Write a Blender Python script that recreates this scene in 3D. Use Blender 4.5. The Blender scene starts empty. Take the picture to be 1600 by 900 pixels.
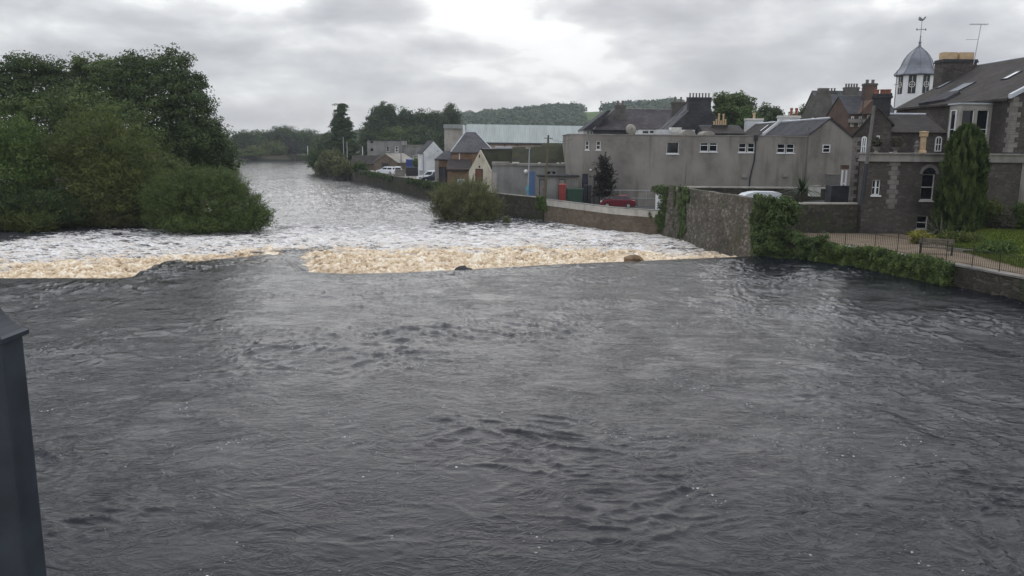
import bpy, bmesh, math, random
import numpy as np
from mathutils import Matrix, Vector

# ------------------------------------------------------------------ basics
S = bpy.context.scene
COL = S.collection
F = 1250.0            # focal length in photo pixels (1600 wide)
CAM_Z = 7.5           # eye above the calm upper pool (z = 0)
PITCH = math.atan(225.0 / F)
ROLL = math.radians(0.5)
CAM = Vector((0, 0, CAM_Z))
RC = Matrix.Rotation(math.radians(90) - PITCH, 4, 'X') @ Matrix.Rotation(ROLL, 4, 'Z')


def ray(px, py):
    return (RC.to_3x3() @ Vector(((px - 800) / F, -(py - 450) / F, -1)))


def at(px, py, Y):
    d = ray(px, py)
    return CAM + d * (Y / d.y)


def onz(px, py, z):
    d = ray(px, py)
    return CAM + d * ((z - CAM_Z) / d.z)


def XX(px, Y, py=240):
    return at(px, py, Y).x


def ZZ(px, py, Y):
    return at(px, py, Y).z


cam_d = bpy.data.cameras.new('camera')
cam = bpy.data.objects.new('camera', cam_d)
COL.objects.link(cam)
cam_d.lens = 36.0 * F / 1600
cam_d.sensor_width = 36
cam_d.clip_start = 0.05
cam_d.clip_end = 9000
cam.matrix_world = Matrix.Translation(CAM) @ RC
S.camera = cam

WM = {}


def thing(name, label, cat, loc=(0, 0, 0), rz=0.0, group=None):
    o = bpy.data.objects.new(name, None)
    COL.objects.link(o)
    o.empty_display_size = 0.3
    o.location = loc
    o.rotation_euler = (0, 0, rz)
    o['label'] = label
    o['category'] = cat
    if group:
        o['group'] = group
    WM[o.name] = Matrix.Translation(Vector(loc)) @ Matrix.Rotation(rz, 4, 'Z')
    return o


def tag(o, label, cat, group=None):
    o['label'] = label
    o['category'] = cat
    if group:
        o['group'] = group
    return o


class MB:
    """collects shapes; local points go through M (default world)"""

    def __init__(self, M=None):
        self.v = []
        self.f = []
        self.M = M.copy() if M is not None else Matrix.Identity(4)

    def add(self, vs, fs):
        b = len(self.v)
        self.v += [self.M @ Vector(p) for p in vs]
        self.f += [tuple(b + i for i in f) for f in fs]
        return self

    def box(self, x0, x1, y0, y1, z0, z1, R=None):
        vs = [(x, y, z) for z in (z0, z1) for y in (y0, y1) for x in (x0, x1)]
        if R is not None:
            vs = [R @ Vector(p) for p in vs]
        return self.add(vs, [(0, 2, 3, 1), (4, 5, 7, 6), (0, 1, 5, 4), (2, 6, 7, 3), (0, 4, 6, 2), (1, 3, 7, 5)])

    def prism(self, poly, a, b, axis='y'):
        """poly of 2D points extruded from a to b along axis. axis y: (x,z); x: (y,z); z: (x,y)"""
        def P(p, t):
            if axis == 'y':
                return (p[0], t, p[1])
            if axis == 'x':
                return (t, p[0], p[1])
            return (p[0], p[1], t)
        n = len(poly)
        vs = [P(p, a) for p in poly] + [P(p, b) for p in poly]
        fs = [tuple(range(n)), tuple(range(2 * n - 1, n - 1, -1))]
        fs += [(i, n + i, n + (i + 1) % n, (i + 1) % n) for i in range(n)]
        return self.add(vs, fs)

    def tube(self, p, q, r0, r1=None, n=8, caps=True):
        r1 = r0 if r1 is None else r1
        p = Vector(p)
        q = Vector(q)
        d = (q - p).normalized()
        u = d.orthogonal().normalized()
        w = d.cross(u)
        vs = []
        for c, r in ((p, r0), (q, r1)):
            for i in range(n):
                a = 2 * math.pi * i / n
                vs.append(c + u * (r * math.cos(a)) + w * (r * math.sin(a)))
        fs = [(i, (i + 1) % n, n + (i + 1) % n, n + i) for i in range(n)]
        if caps:
            fs += [tuple(range(n - 1, -1, -1)), tuple(range(n, 2 * n))]
        return self.add(vs, fs)

    def path(self, pts, rs, n=8):
        pts = [Vector(p) for p in pts]
        vs = []
        m = len(pts)
        u = None
        for k, p in enumerate(pts):
            d = (pts[min(k + 1, m - 1)] - pts[max(k - 1, 0)]).normalized()
            if u is None:
                u = d.orthogonal().normalized()
            u = (u - d * u.dot(d)).normalized()
            w = d.cross(u)
            for i in range(n):
                a = 2 * math.pi * i / n
                vs.append(p + u * (rs[k] * math.cos(a)) + w * (rs[k] * math.sin(a)))
        fs = []
        for k in range(m - 1):
            for i in range(n):
                fs.append((k * n + i, k * n + (i + 1) % n, (k + 1) * n + (i + 1) % n, (k + 1) * n + i))
        fs += [tuple(range(n - 1, -1, -1)), tuple(range((m - 1) * n, m * n))]
        return self.add(vs, fs)

    def lathe(self, prof, c=(0, 0, 0), n=16, rot=0.0):
        c = Vector(c)
        vs = []
        for r, z in prof:
            for i in range(n):
                a = rot + 2 * math.pi * i / n
                vs.append(c + Vector((r * math.cos(a), r * math.sin(a), z)))
        fs = []
        m = len(prof)
        for k in range(m - 1):
            for i in range(n):
                fs.append((k * n + i, k * n + (i + 1) % n, (k + 1) * n + (i + 1) % n, (k + 1) * n + i))
        fs += [tuple(range(n - 1, -1, -1)), tuple(range((m - 1) * n, m * n))]
        return self.add(vs, fs)

    def build(self, name, mat, parent=None, smooth=False, label=None, merge=False):
        me = bpy.data.meshes.new(name)
        W = WM[parent.name] if parent is not None else Matrix.Identity(4)
        I = W.inverted()
        me.from_pydata([tuple(I @ p) for p in self.v], [], self.f)
        me.materials.append(mat)
        bm = bmesh.new()
        bm.from_mesh(me)
        if merge:
            bmesh.ops.remove_doubles(bm, verts=bm.verts, dist=1e-4)
        bmesh.ops.recalc_face_normals(bm, faces=bm.faces)
        bm.to_mesh(me)
        bm.free()
        if smooth:
            me.polygons.foreach_set('use_smooth', [True] * len(me.polygons))
        o = bpy.data.objects.new(name, me)
        COL.objects.link(o)
        if parent is not None:
            o.parent = parent
        WM[o.name] = W
        if label:
            o['label'] = label
        return o


# ------------------------------------------------------------------ noise
_pr = np.random.RandomState(7)
_P = _pr.permutation(512)
_P = np.concatenate([_P, _P, _P])
_G = np.stack([np.cos(np.arange(512) * 2.399963), np.sin(np.arange(512) * 2.399963)], 1)


def pn(x, y, seed=0):
    xi = np.floor(x).astype(np.int64)
    yi = np.floor(y).astype(np.int64)
    fx = x - xi
    fy = y - yi
    u = fx * fx * fx * (fx * (fx * 6 - 15) + 10)
    v = fy * fy * fy * (fy * (fy * 6 - 15) + 10)

    def g(ix, iy, dx, dy):
        h = _P[_P[(ix + seed * 37) & 511] + (iy & 511)] & 511
        return _G[h, 0] * dx + _G[h, 1] * dy
    a = g(xi, yi, fx, fy)
    b = g(xi + 1, yi, fx - 1, fy)
    c = g(xi, yi + 1, fx, fy - 1)
    d = g(xi + 1, yi + 1, fx - 1, fy - 1)
    return (a + (b - a) * u) + ((c + (d - c) * u) - (a + (b - a) * u)) * v


def fbm(x, y, o=4, seed=0, gain=.5, lac=2.03):
    s = 0
    a = 1.0
    for k in range(o):
        s = s + a * pn(x, y, seed + k * 5)
        x = x * lac + 17.3
        y = y * lac + 9.1
        a *= gain
    return s


def sm(a, b, x):
    t = np.clip((x - a) / (b - a), 0, 1)
    return t * t * (3 - 2 * t)


# ------------------------------------------------------------------ materials
class N:
    def __init__(self, name, rough=.8, spec=.3):
        self.m = bpy.data.materials.new(name)
        self.m.use_nodes = True
        self.nt = self.m.node_tree
        self.b = self.nt.nodes['Principled BSDF']
        self.b.inputs['Roughness'].default_value = rough
        self.b.inputs['Specular IOR Level'].default_value = spec
        self._tc = None

    def n(self, t, **kw):
        x = self.nt.nodes.new(t)
        for k, v in kw.items():
            setattr(x, k, v)
        return x

    def l(self, a, b):
        self.nt.links.new(a, b)

    def tc(self):
        if self._tc is None:
            self._tc = self.n('ShaderNodeTexCoord')
        return self._tc.outputs['Object']

    def mapped(self, scale=(1, 1, 1), loc=(0, 0, 0), rot=(0, 0, 0), src=None):
        m = self.n('ShaderNodeMapping')
        m.inputs['Scale'].default_value = scale
        m.inputs['Location'].default_value = loc
        m.inputs['Rotation'].default_value = rot
        self.l(src or self.tc(), m.inputs['Vector'])
        return m.outputs[0]

    def noise(self, scale=1, detail=5, vec=None, rough=.55, dist=0.0):
        x = self.n('ShaderNodeTexNoise')
        x.inputs['Scale'].default_value = scale
        x.inputs['Detail'].default_value = detail
        x.inputs['Roughness'].default_value = rough
        x.inputs['Distortion'].default_value = dist
        self.l(vec or self.tc(), x.inputs['Vector'])
        return x.outputs['Fac']

    def ramp(self, fac, stops):
        r = self.n('ShaderNodeValToRGB')
        e = r.color_ramp.elements
        while len(e) < len(stops):
            e.new(.5)
        for i, (p, c) in enumerate(stops):
            e[i].position = p
            e[i].color = (*c, 1) if len(c) == 3 else c
        self.l(fac, r.inputs[0])
        return r.outputs[0]

    def mix(self, fac, a, b, mode='MIX'):
        x = self.n('ShaderNodeMix', data_type='RGBA', blend_type=mode)
        for s, v in ((0, fac), (6, a), (7, b)):
            if isinstance(v, (int, float)):
                x.inputs[s].default_value = v
            elif isinstance(v, tuple):
                x.inputs[s].default_value = (*v, 1)
            else:
                self.l(v, x.inputs[s])
        return x.outputs[2]

    def math(self, op, a, b=0.0, c=None):
        x = self.n('ShaderNodeMath', operation=op)
        for s, v in ((0, a), (1, b), (2, c)):
            if v is None:
                continue
            if isinstance(v, (int, float)):
                x.inputs[s].default_value = v
            else:
                self.l(v, x.inputs[s])
        return x.outputs[0]

    def bump(self, h, strength=.5, dist=.02):
        x = self.n('ShaderNodeBump')
        x.inputs['Strength'].default_value = strength
        x.inputs['Distance'].default_value = dist
        self.l(h, x.inputs['Height'])
        self.l(x.outputs[0], self.b.inputs['Normal'])

    def col(self, c):
        if isinstance(c, tuple):
            self.b.inputs['Base Color'].default_value = (*c, 1)
        else:
            self.l(c, self.b.inputs['Base Color'])
        return self


def mix3(a, b, t):
    return tuple(a[i] * (1 - t) + b[i] * t for i in range(3))


def m_plain(name, c, rough=.6, spec=.3, var=.18, scale=2.0, metal=0.0):
    n = N(name, rough, spec)
    f = n.noise(scale, 6)
    n.col(n.ramp(f, [(.3, tuple(k * (1 - var) for k in c)), (.7, tuple(min(1, k * (1 + var)) for k in c))]))
    n.b.inputs['Metallic'].default_value = metal
    return n.m


def m_render(name, c, stain=(.5, .48, .42), sc=1.0, streak=.5):
    """harled / rendered wall: patches, damp streaks down the face, grain"""
    n = N(name, .9, .15)
    big = n.noise(.35 * sc, 6, rough=.6)
    base = n.ramp(big, [(.30, tuple(k * .66 for k in c)), (.5, c), (.70, tuple(min(1, k * 1.2) for k in c))])
    st = n.noise(1.0, 5, n.mapped((.9 * sc, .9 * sc, .09 * sc)), .6)
    base = n.mix(n.ramp(st, [(.5, (0, 0, 0)), (.68, (streak,) * 3)]), base, tuple(c[i] * stain[i] for i in range(3)))
    fine = n.noise(26, 3)
    base = n.mix(.16, base, fine, 'MULTIPLY') if False else base
    n.col(base)
    n.bump(fine, .35, .03)
    return n.m


def m_rubble(name, dark, lightc, mortar, sc=2.6, moss=0.0, zs=1.7, hi=.5):
    n = N(name, .92, .12)
    wob = n.noise(1.4, 3)
    vec = n.mapped((1, 1, zs))
    add = n.n('ShaderNodeVectorMath', operation='ADD')
    n.l(vec, add.inputs[0])
    cmb = n.n('ShaderNodeCombineXYZ')
    n.l(n.math('MULTIPLY', wob, .35), cmb.inputs[2])
    n.l(n.math('MULTIPLY', n.noise(2.2, 2), .3), cmb.inputs[0])
    n.l(cmb.outputs[0], add.inputs[1])
    v = n.n('ShaderNodeTexVoronoi')
    v.inputs['Scale'].default_value = sc
    n.l(add.outputs[0], v.inputs['Vector'])
    e = n.n('ShaderNodeTexVoronoi', feature='DISTANCE_TO_EDGE')
    e.inputs['Scale'].default_value = sc
    n.l(add.outputs[0], e.inputs['Vector'])
    sep = n.n('ShaderNodeSeparateColor')
    n.l(v.outputs['Color'], sep.inputs[0])
    stone = n.ramp(sep.outputs[0], [(.0, dark), (hi, mix3(dark, lightc, .35)), (.93, lightc), (1, tuple(min(1, k * 1.3) for k in lightc))])
    stone = n.mix(.5, stone, n.ramp(n.noise(9, 4), [(.3, dark), (.75, lightc)]), 'MIX')
    col = n.mix(n.ramp(e.outputs['Distance'], [(.02, (1, 1, 1)), (.08, (0, 0, 0))]), stone, mortar)
    pat = n.noise(.45, 5)
    col = n.mix(n.ramp(pat, [(.42, (0, 0, 0)), (.7, (.55,) * 3)]), col, tuple(k * .45 for k in dark))
    if moss:
        mo = n.noise(.8, 6)
        col = n.mix(n.ramp(mo, [(.5, (0, 0, 0)), (.62, (moss,) * 3)]), col, (.05, .065, .025))
    n.col(col)
    n.bump(n.math('MINIMUM', e.outputs['Distance'], .12), .8, .25)
    return n.m


def m_ashlar(name, c, c2, mortar, bw=.55, bh=.28, msize=.012):
    """coursed stone blocks: brick pattern over (x+y, z)"""
    n = N(name, .9, .12)
    sep = n.n('ShaderNodeSeparateXYZ')
    n.l(n.tc(), sep.inputs[0])
    cmb = n.n('ShaderNodeCombineXYZ')
    n.l(n.math('ADD', n.math('ADD', sep.outputs[0], sep.outputs[1]), n.math('MULTIPLY', n.noise(.9, 2), .25)), cmb.inputs[0])
    n.l(n.math('ADD', sep.outputs[2], n.math('MULTIPLY', n.noise(.7, 2), .12)), cmb.inputs[1])
    b = n.n('ShaderNodeTexBrick')
    b.inputs['Scale'].default_value = 1.0
    b.inputs['Brick Width'].default_value = bw
    b.inputs['Row Height'].default_value = bh
    b.inputs['Mortar Size'].default_value = msize
    b.inputs['Bias'].default_value = -.1
    b.inputs['Color1'].default_value = (*c, 1)
    b.inputs['Color2'].default_value = (*c2, 1)
    b.inputs['Mortar'].default_value = (*mortar, 1)
    n.l(cmb.outputs[0], b.inputs['Vector'])
    g = n.ramp(n.noise(.6, 7, rough=.65), [(.3, (.45,) * 3), (.7, (1.0,) * 3)])
    n.col(n.mix(.85, b.outputs[0], g, 'MULTIPLY'))
    n.bump(n.math('ADD', n.math('MULTIPLY', b.outputs['Fac'], -.6), n.noise(14, 4)), .5, .05)
    return n.m


def m_slate(name, c, c2, moss=None, mossamt=.5, bh=.22, bw=.3, rough=.85):
    n = N(name, rough, .1)
    sep = n.n('ShaderNodeSeparateXYZ')
    n.l(n.tc(), sep.inputs[0])
    cmb = n.n('ShaderNodeCombineXYZ')
    n.l(n.math('ADD', sep.outputs[0], n.math('MULTIPLY', sep.outputs[1], .97)), cmb.inputs[0])
    n.l(n.math('MULTIPLY', sep.outputs[2], 1.5), cmb.inputs[1])
    b = n.n('ShaderNodeTexBrick')
    b.inputs['Scale'].default_value = 1.0
    b.inputs['Brick Width'].default_value = bw
    b.inputs['Row Height'].default_value = bh
    b.inputs['Mortar Size'].default_value = .014
    b.inputs['Color1'].default_value = (*c, 1)
    b.inputs['Color2'].default_value = (*c2, 1)
    b.inputs['Mortar'].default_value = (*[k * .35 for k in c], 1)
    n.l(cmb.outputs[0], b.inputs['Vector'])
    col = b.outputs[0]
    g = n.ramp(n.noise(.5, 6, rough=.65), [(.3, (.62,) * 3), (.7, (1.15,) * 3)])
    col = n.mix(1.0, col, g, 'MULTIPLY')
    if moss:
        f = n.noise(.7, 8, rough=.7)
        col = n.mix(n.ramp(f, [(.38, (0, 0, 0)), (.6, (mossamt,) * 3)]), col, moss)
    n.col(col)
    n.bump(b.outputs['Fac'], .5, -.03)
    return n.m


def m_leaf(name, dark, mid, light):
    n = N(name, .62, .22)
    a = n.n('ShaderNodeAttribute', attribute_name='tint')
    n.col(n.ramp(a.outputs['Fac'], [(0, dark), (.5, mid), (1, light)]))
    tr = n.n('ShaderNodeBsdfTranslucent')
    n.l(n.ramp(a.outputs['Fac'], [(0, dark), (.5, mid), (1, light)]), tr.inputs[0])
    mx = n.n('ShaderNodeMixShader')
    mx.inputs[0].default_value = .22
    out = n.nt.nodes['Material Output']
    n.l(n.b.outputs[0], mx.inputs[1])
    n.l(tr.outputs[0], mx.inputs[2])
    n.l(mx.outputs[0], out.inputs[0])
    return n.m


MT = {}
MT['harl'] = m_render('grey_harling', (.272, .250, .222), streak=.75)
MT['harl_b'] = m_render('grey_harling_cool', (.27, .265, .25), streak=.45)
MT['harl_c'] = m_render('grey_harling_pale', (.40, .37, .33), streak=.5)
MT['white_wall'] = m_render('white_harling', (.66, .67, .67), streak=.25)
MT['cream_wall'] = m_render('cream_harling', (.66, .60, .47), streak=.3)
MT['pink_wall'] = m_render('pink_render', (.52, .40, .33), streak=.6)
MT['rubble'] = m_rubble('river_rubble', (.055, .048, .040), (.29, .26, .22), (.075, .068, .056), 2.3, moss=.35, hi=.6, zs=2.0)
MT['rubble_dark'] = m_rubble('dark_rubble', (.035, .032, .025), (.13, .118, .095), (.05, .045, .036), 2.7, moss=.75)
MT['rubble_brown'] = m_rubble('brown_rubble', (.11, .083, .058), (.24, .19, .145), (.17, .14, .11), 2.6)
MT['quay'] = m_ashlar('quay_stone', (.20, .175, .14), (.11, .10, .08), (.05, .045, .035), .8, .36, .02)
MT['house_stone'] = m_rubble('house_stone', (.062, .054, .048), (.155, .137, .12), (.10, .09, .08), 3.6, zs=1.9)
MT['quoin'] = m_ashlar('quoin_stone', (.30, .275, .25), (.22, .20, .185), (.14, .13, .12), .7, .34)
MT['sandstone'] = m_ashlar('sandstone', (.34, .215, .135), (.25, .155, .10), (.24, .19, .15), .5, .25)
MT['red_stone'] = m_ashlar('red_sandstone', (.16, .09, .065), (.13, .10, .08), (.15, .13, .11), .5, .25)
MT['grey_stone'] = m_ashlar('grey_stone', (.19, .175, .155), (.145, .135, .12), (.12, .11, .10), .5, .25)
MT['dark_stone'] = m_ashlar('dark_stone', (.06, .062, .066), (.085, .085, .088), (.06, .06, .06), .5, .25)
MT['slate'] = m_slate('slate', (.095, .093, .1), (.066, .065, .072))
MT['slate_brown'] = m_slate('slate_brown', (.076, .066, .063), (.052, .046, .045), (.092, .083, .068), .4)
MT['slate_pale'] = m_slate('slate_pale', (.15, .145, .148), (.115, .11, .115))
MT['slate_purple'] = m_slate('slate_stained', (.125, .116, .116), (.10, .09, .096), (.055, .046, .047), .85)
MT['moss_roof'] = m_slate('mossy_roof', (.05, .047, .037), (.036, .034, .028), (.046, .050, .022), .9)
MT['coping'] = m_render('pale_coping', (.46, .43, .38), streak=.5, sc=2)
MT['concrete'] = m_render('old_concrete', (.30, .28, .245), streak=.5)
MT['band'] = m_render('string_course', (.27, .255, .23), streak=.7, sc=1.5)
MT['white'] = m_plain('white_paint', (.78, .78, .77), .45, .4, .06)
MT['offwhite'] = m_plain('offwhite_paint', (.62, .60, .55), .6, .3, .12)
MT['lead'] = m_plain('lead_sheet', (.16, .17, .195), .42, .5, .25, 1.2)
MT['leadlight'] = m_plain('lead_flashing', (.42, .44, .47), .45, .5, .15, 1.2)
MT['dark'] = m_plain('dark_paint', (.03, .032, .036), .5, .4)
MT['black'] = m_plain('black_iron', (.022, .021, .02), .5, .4)
MT['navy'] = m_plain('navy_paint', (.045, .055, .085), .5, .4)
MT['blue'] = m_plain('blue_paint', (.10, .175, .34), .5, .4, .08)
MT['deepblue'] = m_plain('deep_blue_paint', (.05, .075, .26), .5, .4, .1)
MT['turq'] = m_plain('turquoise_paint', (.12, .34, .42), .5, .4, .08)
MT['red'] = m_plain('red_plastic', (.24, .035, .028), .5, .4, .1)
MT['green'] = m_plain('green_steel', (.025, .06, .04), .55, .4, .2)
MT['brown'] = m_plain('brown_paint', (.19, .085, .055), .6, .3, .15)
MT['wood'] = m_plain('weathered_timber', (.17, .145, .115), .85, .1, .3, 5)
MT['woodgrey'] = m_plain('grey_timber', (.21, .195, .17), .85, .1, .25, 4)
MT['polewood'] = m_plain('pole_timber', (.13, .11, .075), .85, .1, .25, 4)
MT['galv'] = m_plain('galvanised_steel', (.36, .37, .38), .45, .5, .12, 3, .3)
MT['pipe'] = m_plain('grey_pipe', (.15, .145, .135), .6, .3, .2)
MT['pot_buff'] = m_plain('buff_clay', (.52, .38, .23), .8, .15, .18)
MT['pot_red'] = m_plain('red_clay', (.26, .10, .065), .8, .15, .18)
MT['pot_grey'] = m_plain('grey_clay', (.17, .14, .13), .8, .15, .18)
MT['bark'] = m_plain('bark', (.075, .062, .047), .95, .1, .4, 4)
MT['tyre'] = m_plain('tyre_rubber', (.02, .02, .02), .85, .2)
MT['alloy'] = m_plain('alloy', (.45, .46, .47), .35, .5, .1, 3, .6)
MT['car_red'] = m_plain('red_car_paint', (.13, .012, .02), .25, .6, .03)
MT['car_white'] = m_plain('white_car_paint', (.76, .78, .80), .25, .5, .03)
MT['car_blue'] = m_plain('pale_blue_car_paint', (.20, .26, .33), .25, .5, .03)
MT['car_dark'] = m_plain('dark_car_paint', (.03, .035, .045), .25, .5, .03)
MT['car_silver'] = m_plain('silver_car_paint', (.42, .45, .48), .25, .5, .03)
MT['lampglass'] = m_plain('lamp_lens', (.75, .75, .72), .2, .5, .04)
MT['rear_red'] = m_plain('tail_lens', (.35, .02, .02), .25, .5, .04)
n = N('window_glass', .06, .55)
n.col((.012, .014, .017))
MT['glass'] = n.m
n = N('roof_glass_painted_sky', .09, .9)
n.col((.42, .44, .46))  # sky reflection on the roof panes painted as a pale base colour
MT['skypaint_glass'] = n.m
n = N('steel_cladding', .7, .15)
sp = n.n('ShaderNodeTexWave', wave_type='BANDS', bands_direction='X')
sp.inputs['Scale'].default_value = .62
n.l(n.tc(), sp.inputs['Vector'])
c = n.ramp(n.noise(1, 6, n.mapped((.8, .06, .06))), [(.3, (.26, .285, .27)), (.7, (.35, .38, .36))])
n.col(n.mix(.25, c, n.ramp(sp.outputs['Fac'], [(0, (.6,) * 3), (.5, (1, 1, 1))]), 'MULTIPLY'))
n.bump(sp.outputs['Fac'], .5, .08)
MT['cladding'] = n.m

# ------------------------------------------------------------------ foliage
MT['leaf_dark'] = m_leaf('leaves_dark', (0.026, 0.046, 0.016), (0.059, 0.089, 0.028), (0.109, 0.150, 0.048))
MT['leaf_mid'] = m_leaf('leaves_mid', (0.037, 0.059, 0.017), (0.081, 0.117, 0.032), (0.152, 0.201, 0.055))
MT['leaf_olive'] = m_leaf('leaves_olive', (0.044, 0.065, 0.018), (0.097, 0.122, 0.031), (0.179, 0.200, 0.055))
MT['leaf_bright'] = m_leaf('leaves_bright', (0.036, 0.065, 0.017), (0.087, 0.138, 0.032), (0.167, 0.225, 0.061))
MT['leaf_willow'] = m_leaf('leaves_willow', (0.063, 0.074, 0.031), (0.132, 0.143, 0.058), (0.244, 0.243, 0.107))
MT['leaf_far'] = m_leaf('leaves_distant', (0.032, 0.050, 0.022), (0.062, 0.094, 0.038), (0.115, 0.149, 0.059))
MT['leaf_cypress'] = m_leaf('leaves_cypress', (0.030, 0.048, 0.017), (0.070, 0.107, 0.030), (0.133, 0.174, 0.055))
MT['leaf_ivy'] = m_leaf('leaves_ivy', (.030, .048, .016), (.070, .105, .032), (.130, .175, .060))
MT['leaf_grey'] = m_leaf('leaves_dusty', (.045, .045, .030), (.085, .08, .055), (.13, .12, .085))
MT['leaf_yellow'] = m_leaf('leaves_yellow', (.10, .11, .025), (.23, .225, .045), (.38, .35, .08))
MT['leaf_purple'] = m_leaf('leaves_bronze', (.025, .026, .022), (.045, .042, .034), (.07, .062, .048))
MT['grassblade'] = m_leaf('grass_blades', (0.042, 0.062, 0.009), (0.090, 0.119, 0.016), (0.144, 0.171, 0.027))

RNG = np.random.RandomState(11)


def unit(a):
    return a / np.maximum(np.linalg.norm(a, axis=1, keepdims=True), 1e-9)


def leaf_obj(name, P, Nn, size, tint, mat, parent=None, aspect=.5, axis=None, rng=RNG):
    n = len(P)
    r = unit(rng.normal(size=(n, 3)))
    Nn = unit(Nn)
    if axis is None:
        a = unit(np.cross(Nn, r))
    else:
        a = unit(axis + .35 * r)
    b = unit(np.cross(Nn, a))
    size = np.asarray(size).reshape(-1, 1) * np.ones((n, 1))
    hb = size * aspect * .5
    ha = size * .5
    V = np.stack([P - a * ha, P + b * hb - a * ha * .1, P + a * ha, P - b * hb - a * ha * .1], 1).reshape(-1, 3)
    if parent is not None:
        W = np.array(WM[parent.name].inverted())
        V = V @ W[:3, :3].T + W[:3, 3]
    me = bpy.data.meshes.new(name)
    me.vertices.add(4 * n)
    me.vertices.foreach_set('co', V.astype(np.float32).ravel())
    me.loops.add(4 * n)
    me.loops.foreach_set('vertex_index', np.arange(4 * n, dtype=np.int32))
    me.polygons.add(n)
    me.polygons.foreach_set('loop_start', np.arange(0, 4 * n, 4, dtype=np.int32))
    at_ = me.attributes.new('tint', 'FLOAT', 'POINT')
    at_.data.foreach_set('value', np.repeat(np.clip(tint, 0, 1), 4).astype(np.float32))
    me.materials.append(mat)
    me.update(calc_edges=True)
    o = bpy.data.objects.new(name, me)
    COL.objects.link(o)
    if parent is not None:
        o.parent = parent
        WM[o.name] = WM[parent.name]
    return o


def crown_pts(blobs, clump=.9, per=60, squash=.7, jit=.16, rng=RNG, tintvar=.5, gaps=.0, inner=.6):
    """blobs: (cx,cy,cz,rx,ry,rz); leaves gathered in clumps over the blobs"""
    B = np.array(blobs, float)
    Ps, Ns, Ts = [], [], []
    for i, b in enumerate(B):
        c, r = b[:3], b[3:6]
        area = 4 * math.pi * ((r[0] * r[1]) ** 1.6 / 3 + (r[0] * r[2]) ** 1.6 / 3 + (r[1] * r[2]) ** 1.6 / 3) ** (1 / 1.6)
        m = max(6, int(area / (clump * clump * 1.5)))
        d = unit(rng.normal(size=(m, 3)))
        k = 1 + jit * (rng.rand(m, 1) * 2 - 1.3)
        cc = c + d * r * k
        # drop clumps buried in other blobs
        keep = np.ones(m, bool)
        for j, q in enumerate(B):
            if j != i:
                keep &= (((cc - q[:3]) / (q[3:6] * .82)) ** 2).sum(1) > 1
        keep &= rng.rand(m) > gaps
        keep &= cc[:, 2] > (c[2] - r[2] * 1.01)
        cc, d = cc[keep], d[keep]
        m = len(cc)
        if not m:
            continue
        cr = clump * (.55 + .75 * rng.rand(m))
        cnt = per
        dd = unit(rng.normal(size=(m * cnt, 3)))
        rad = (inner + (1 - inner) * rng.rand(m * cnt, 1) ** .6) * (1 + .25 * rng.normal(size=(m * cnt, 1)).clip(-1, 2) * .6)
        p = np.repeat(cc, cnt, 0) + dd * rad * np.repeat(cr, cnt)[:, None] * np.array([1, 1, squash])
        nn = dd + .5 * np.repeat(d, cnt, 0) + .6 * rng.normal(size=(m * cnt, 3)) + np.array([0, 0, .35])
        t = np.repeat(.5 + tintvar * (rng.rand(m) - .5), cnt) + .3 * (rng.rand(m * cnt) - .5)
        Ps.append(p)
        Ns.append(nn)
        Ts.append(t)
        nc_ = int(min(9000, area / (clump * clump) * 26))
        cd = unit(rng.normal(size=(nc_, 3)))
        cp = c + cd * r * (.62 + .22 * rng.rand(nc_, 1))
        Ps.append(cp)
        Ns.append(cd + .5 * rng.normal(size=(nc_, 3)))
        Ts.append(.4 + .5 * (rng.rand(nc_) - .5))
    return np.concatenate(Ps), np.concatenate(Ns), np.concatenate(Ts)


def shoot_pts(blobs, n, L=.9, k=12, rng=RNG, up=.7, zmin=None):
    B = np.array(blobs, float)
    w = (B[:, 3] * B[:, 5])
    idx = rng.choice(len(B), n, p=w / w.sum())
    d = unit(rng.normal(size=(n, 3)) + np.array([0, 0, .35]))
    s = B[idx, :3] + d * B[idx, 3:6] * .93
    dr = unit(d + np.array([0, 0, up]) + .35 * rng.normal(size=(n, 3)))
    LL = L * (.5 + rng.rand(n, 1))
    t = np.linspace(0, 1, k)
    P = (s[:, None, :] + dr[:, None, :] * (LL[:, None, :] * t[None, :, None]))
    P[:, :, 2] -= (.25 * LL * t[None, :] ** 2)
    P = P.reshape(-1, 3) + .05 * rng.normal(size=(n * k, 3))
    A = np.repeat(dr, k, 0)
    Nn = unit(rng.normal(size=(n * k, 3)) + .5 * np.repeat(d, k, 0))
    T = np.repeat(.5 + .6 * (rng.rand(n) - .5), k) + .2 * (rng.rand(n * k) - .5)
    return P, Nn, T, A


def trunk_mb(base, top, r, limbs, rng=random.Random(3)):
    m = MB()
    b = Vector(base)
    t = Vector(top)
    mid = b.lerp(t, .5) + Vector((rng.uniform(-.3, .3), rng.uniform(-.3, .3), 0)) * r * 3
    m.path([b - Vector((0, 0, .3)), b + Vector((0, 0, .3)), mid, t], [r * 1.35, r, r * .75, r * .3], 8)
    for q in limbs:
        q = Vector(q)
        s = b.lerp(t, rng.uniform(.35, .75))
        s = mid.lerp(t, rng.uniform(0, .5)) if rng.random() < .5 else b.lerp(mid, rng.uniform(.5, 1))
        k = s.lerp(q, .5) + Vector((0, 0, .12 * (q - s).length))
        m.path([s, k, q], [r * .5, r * .32, r * .08], 6)
    return m


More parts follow.
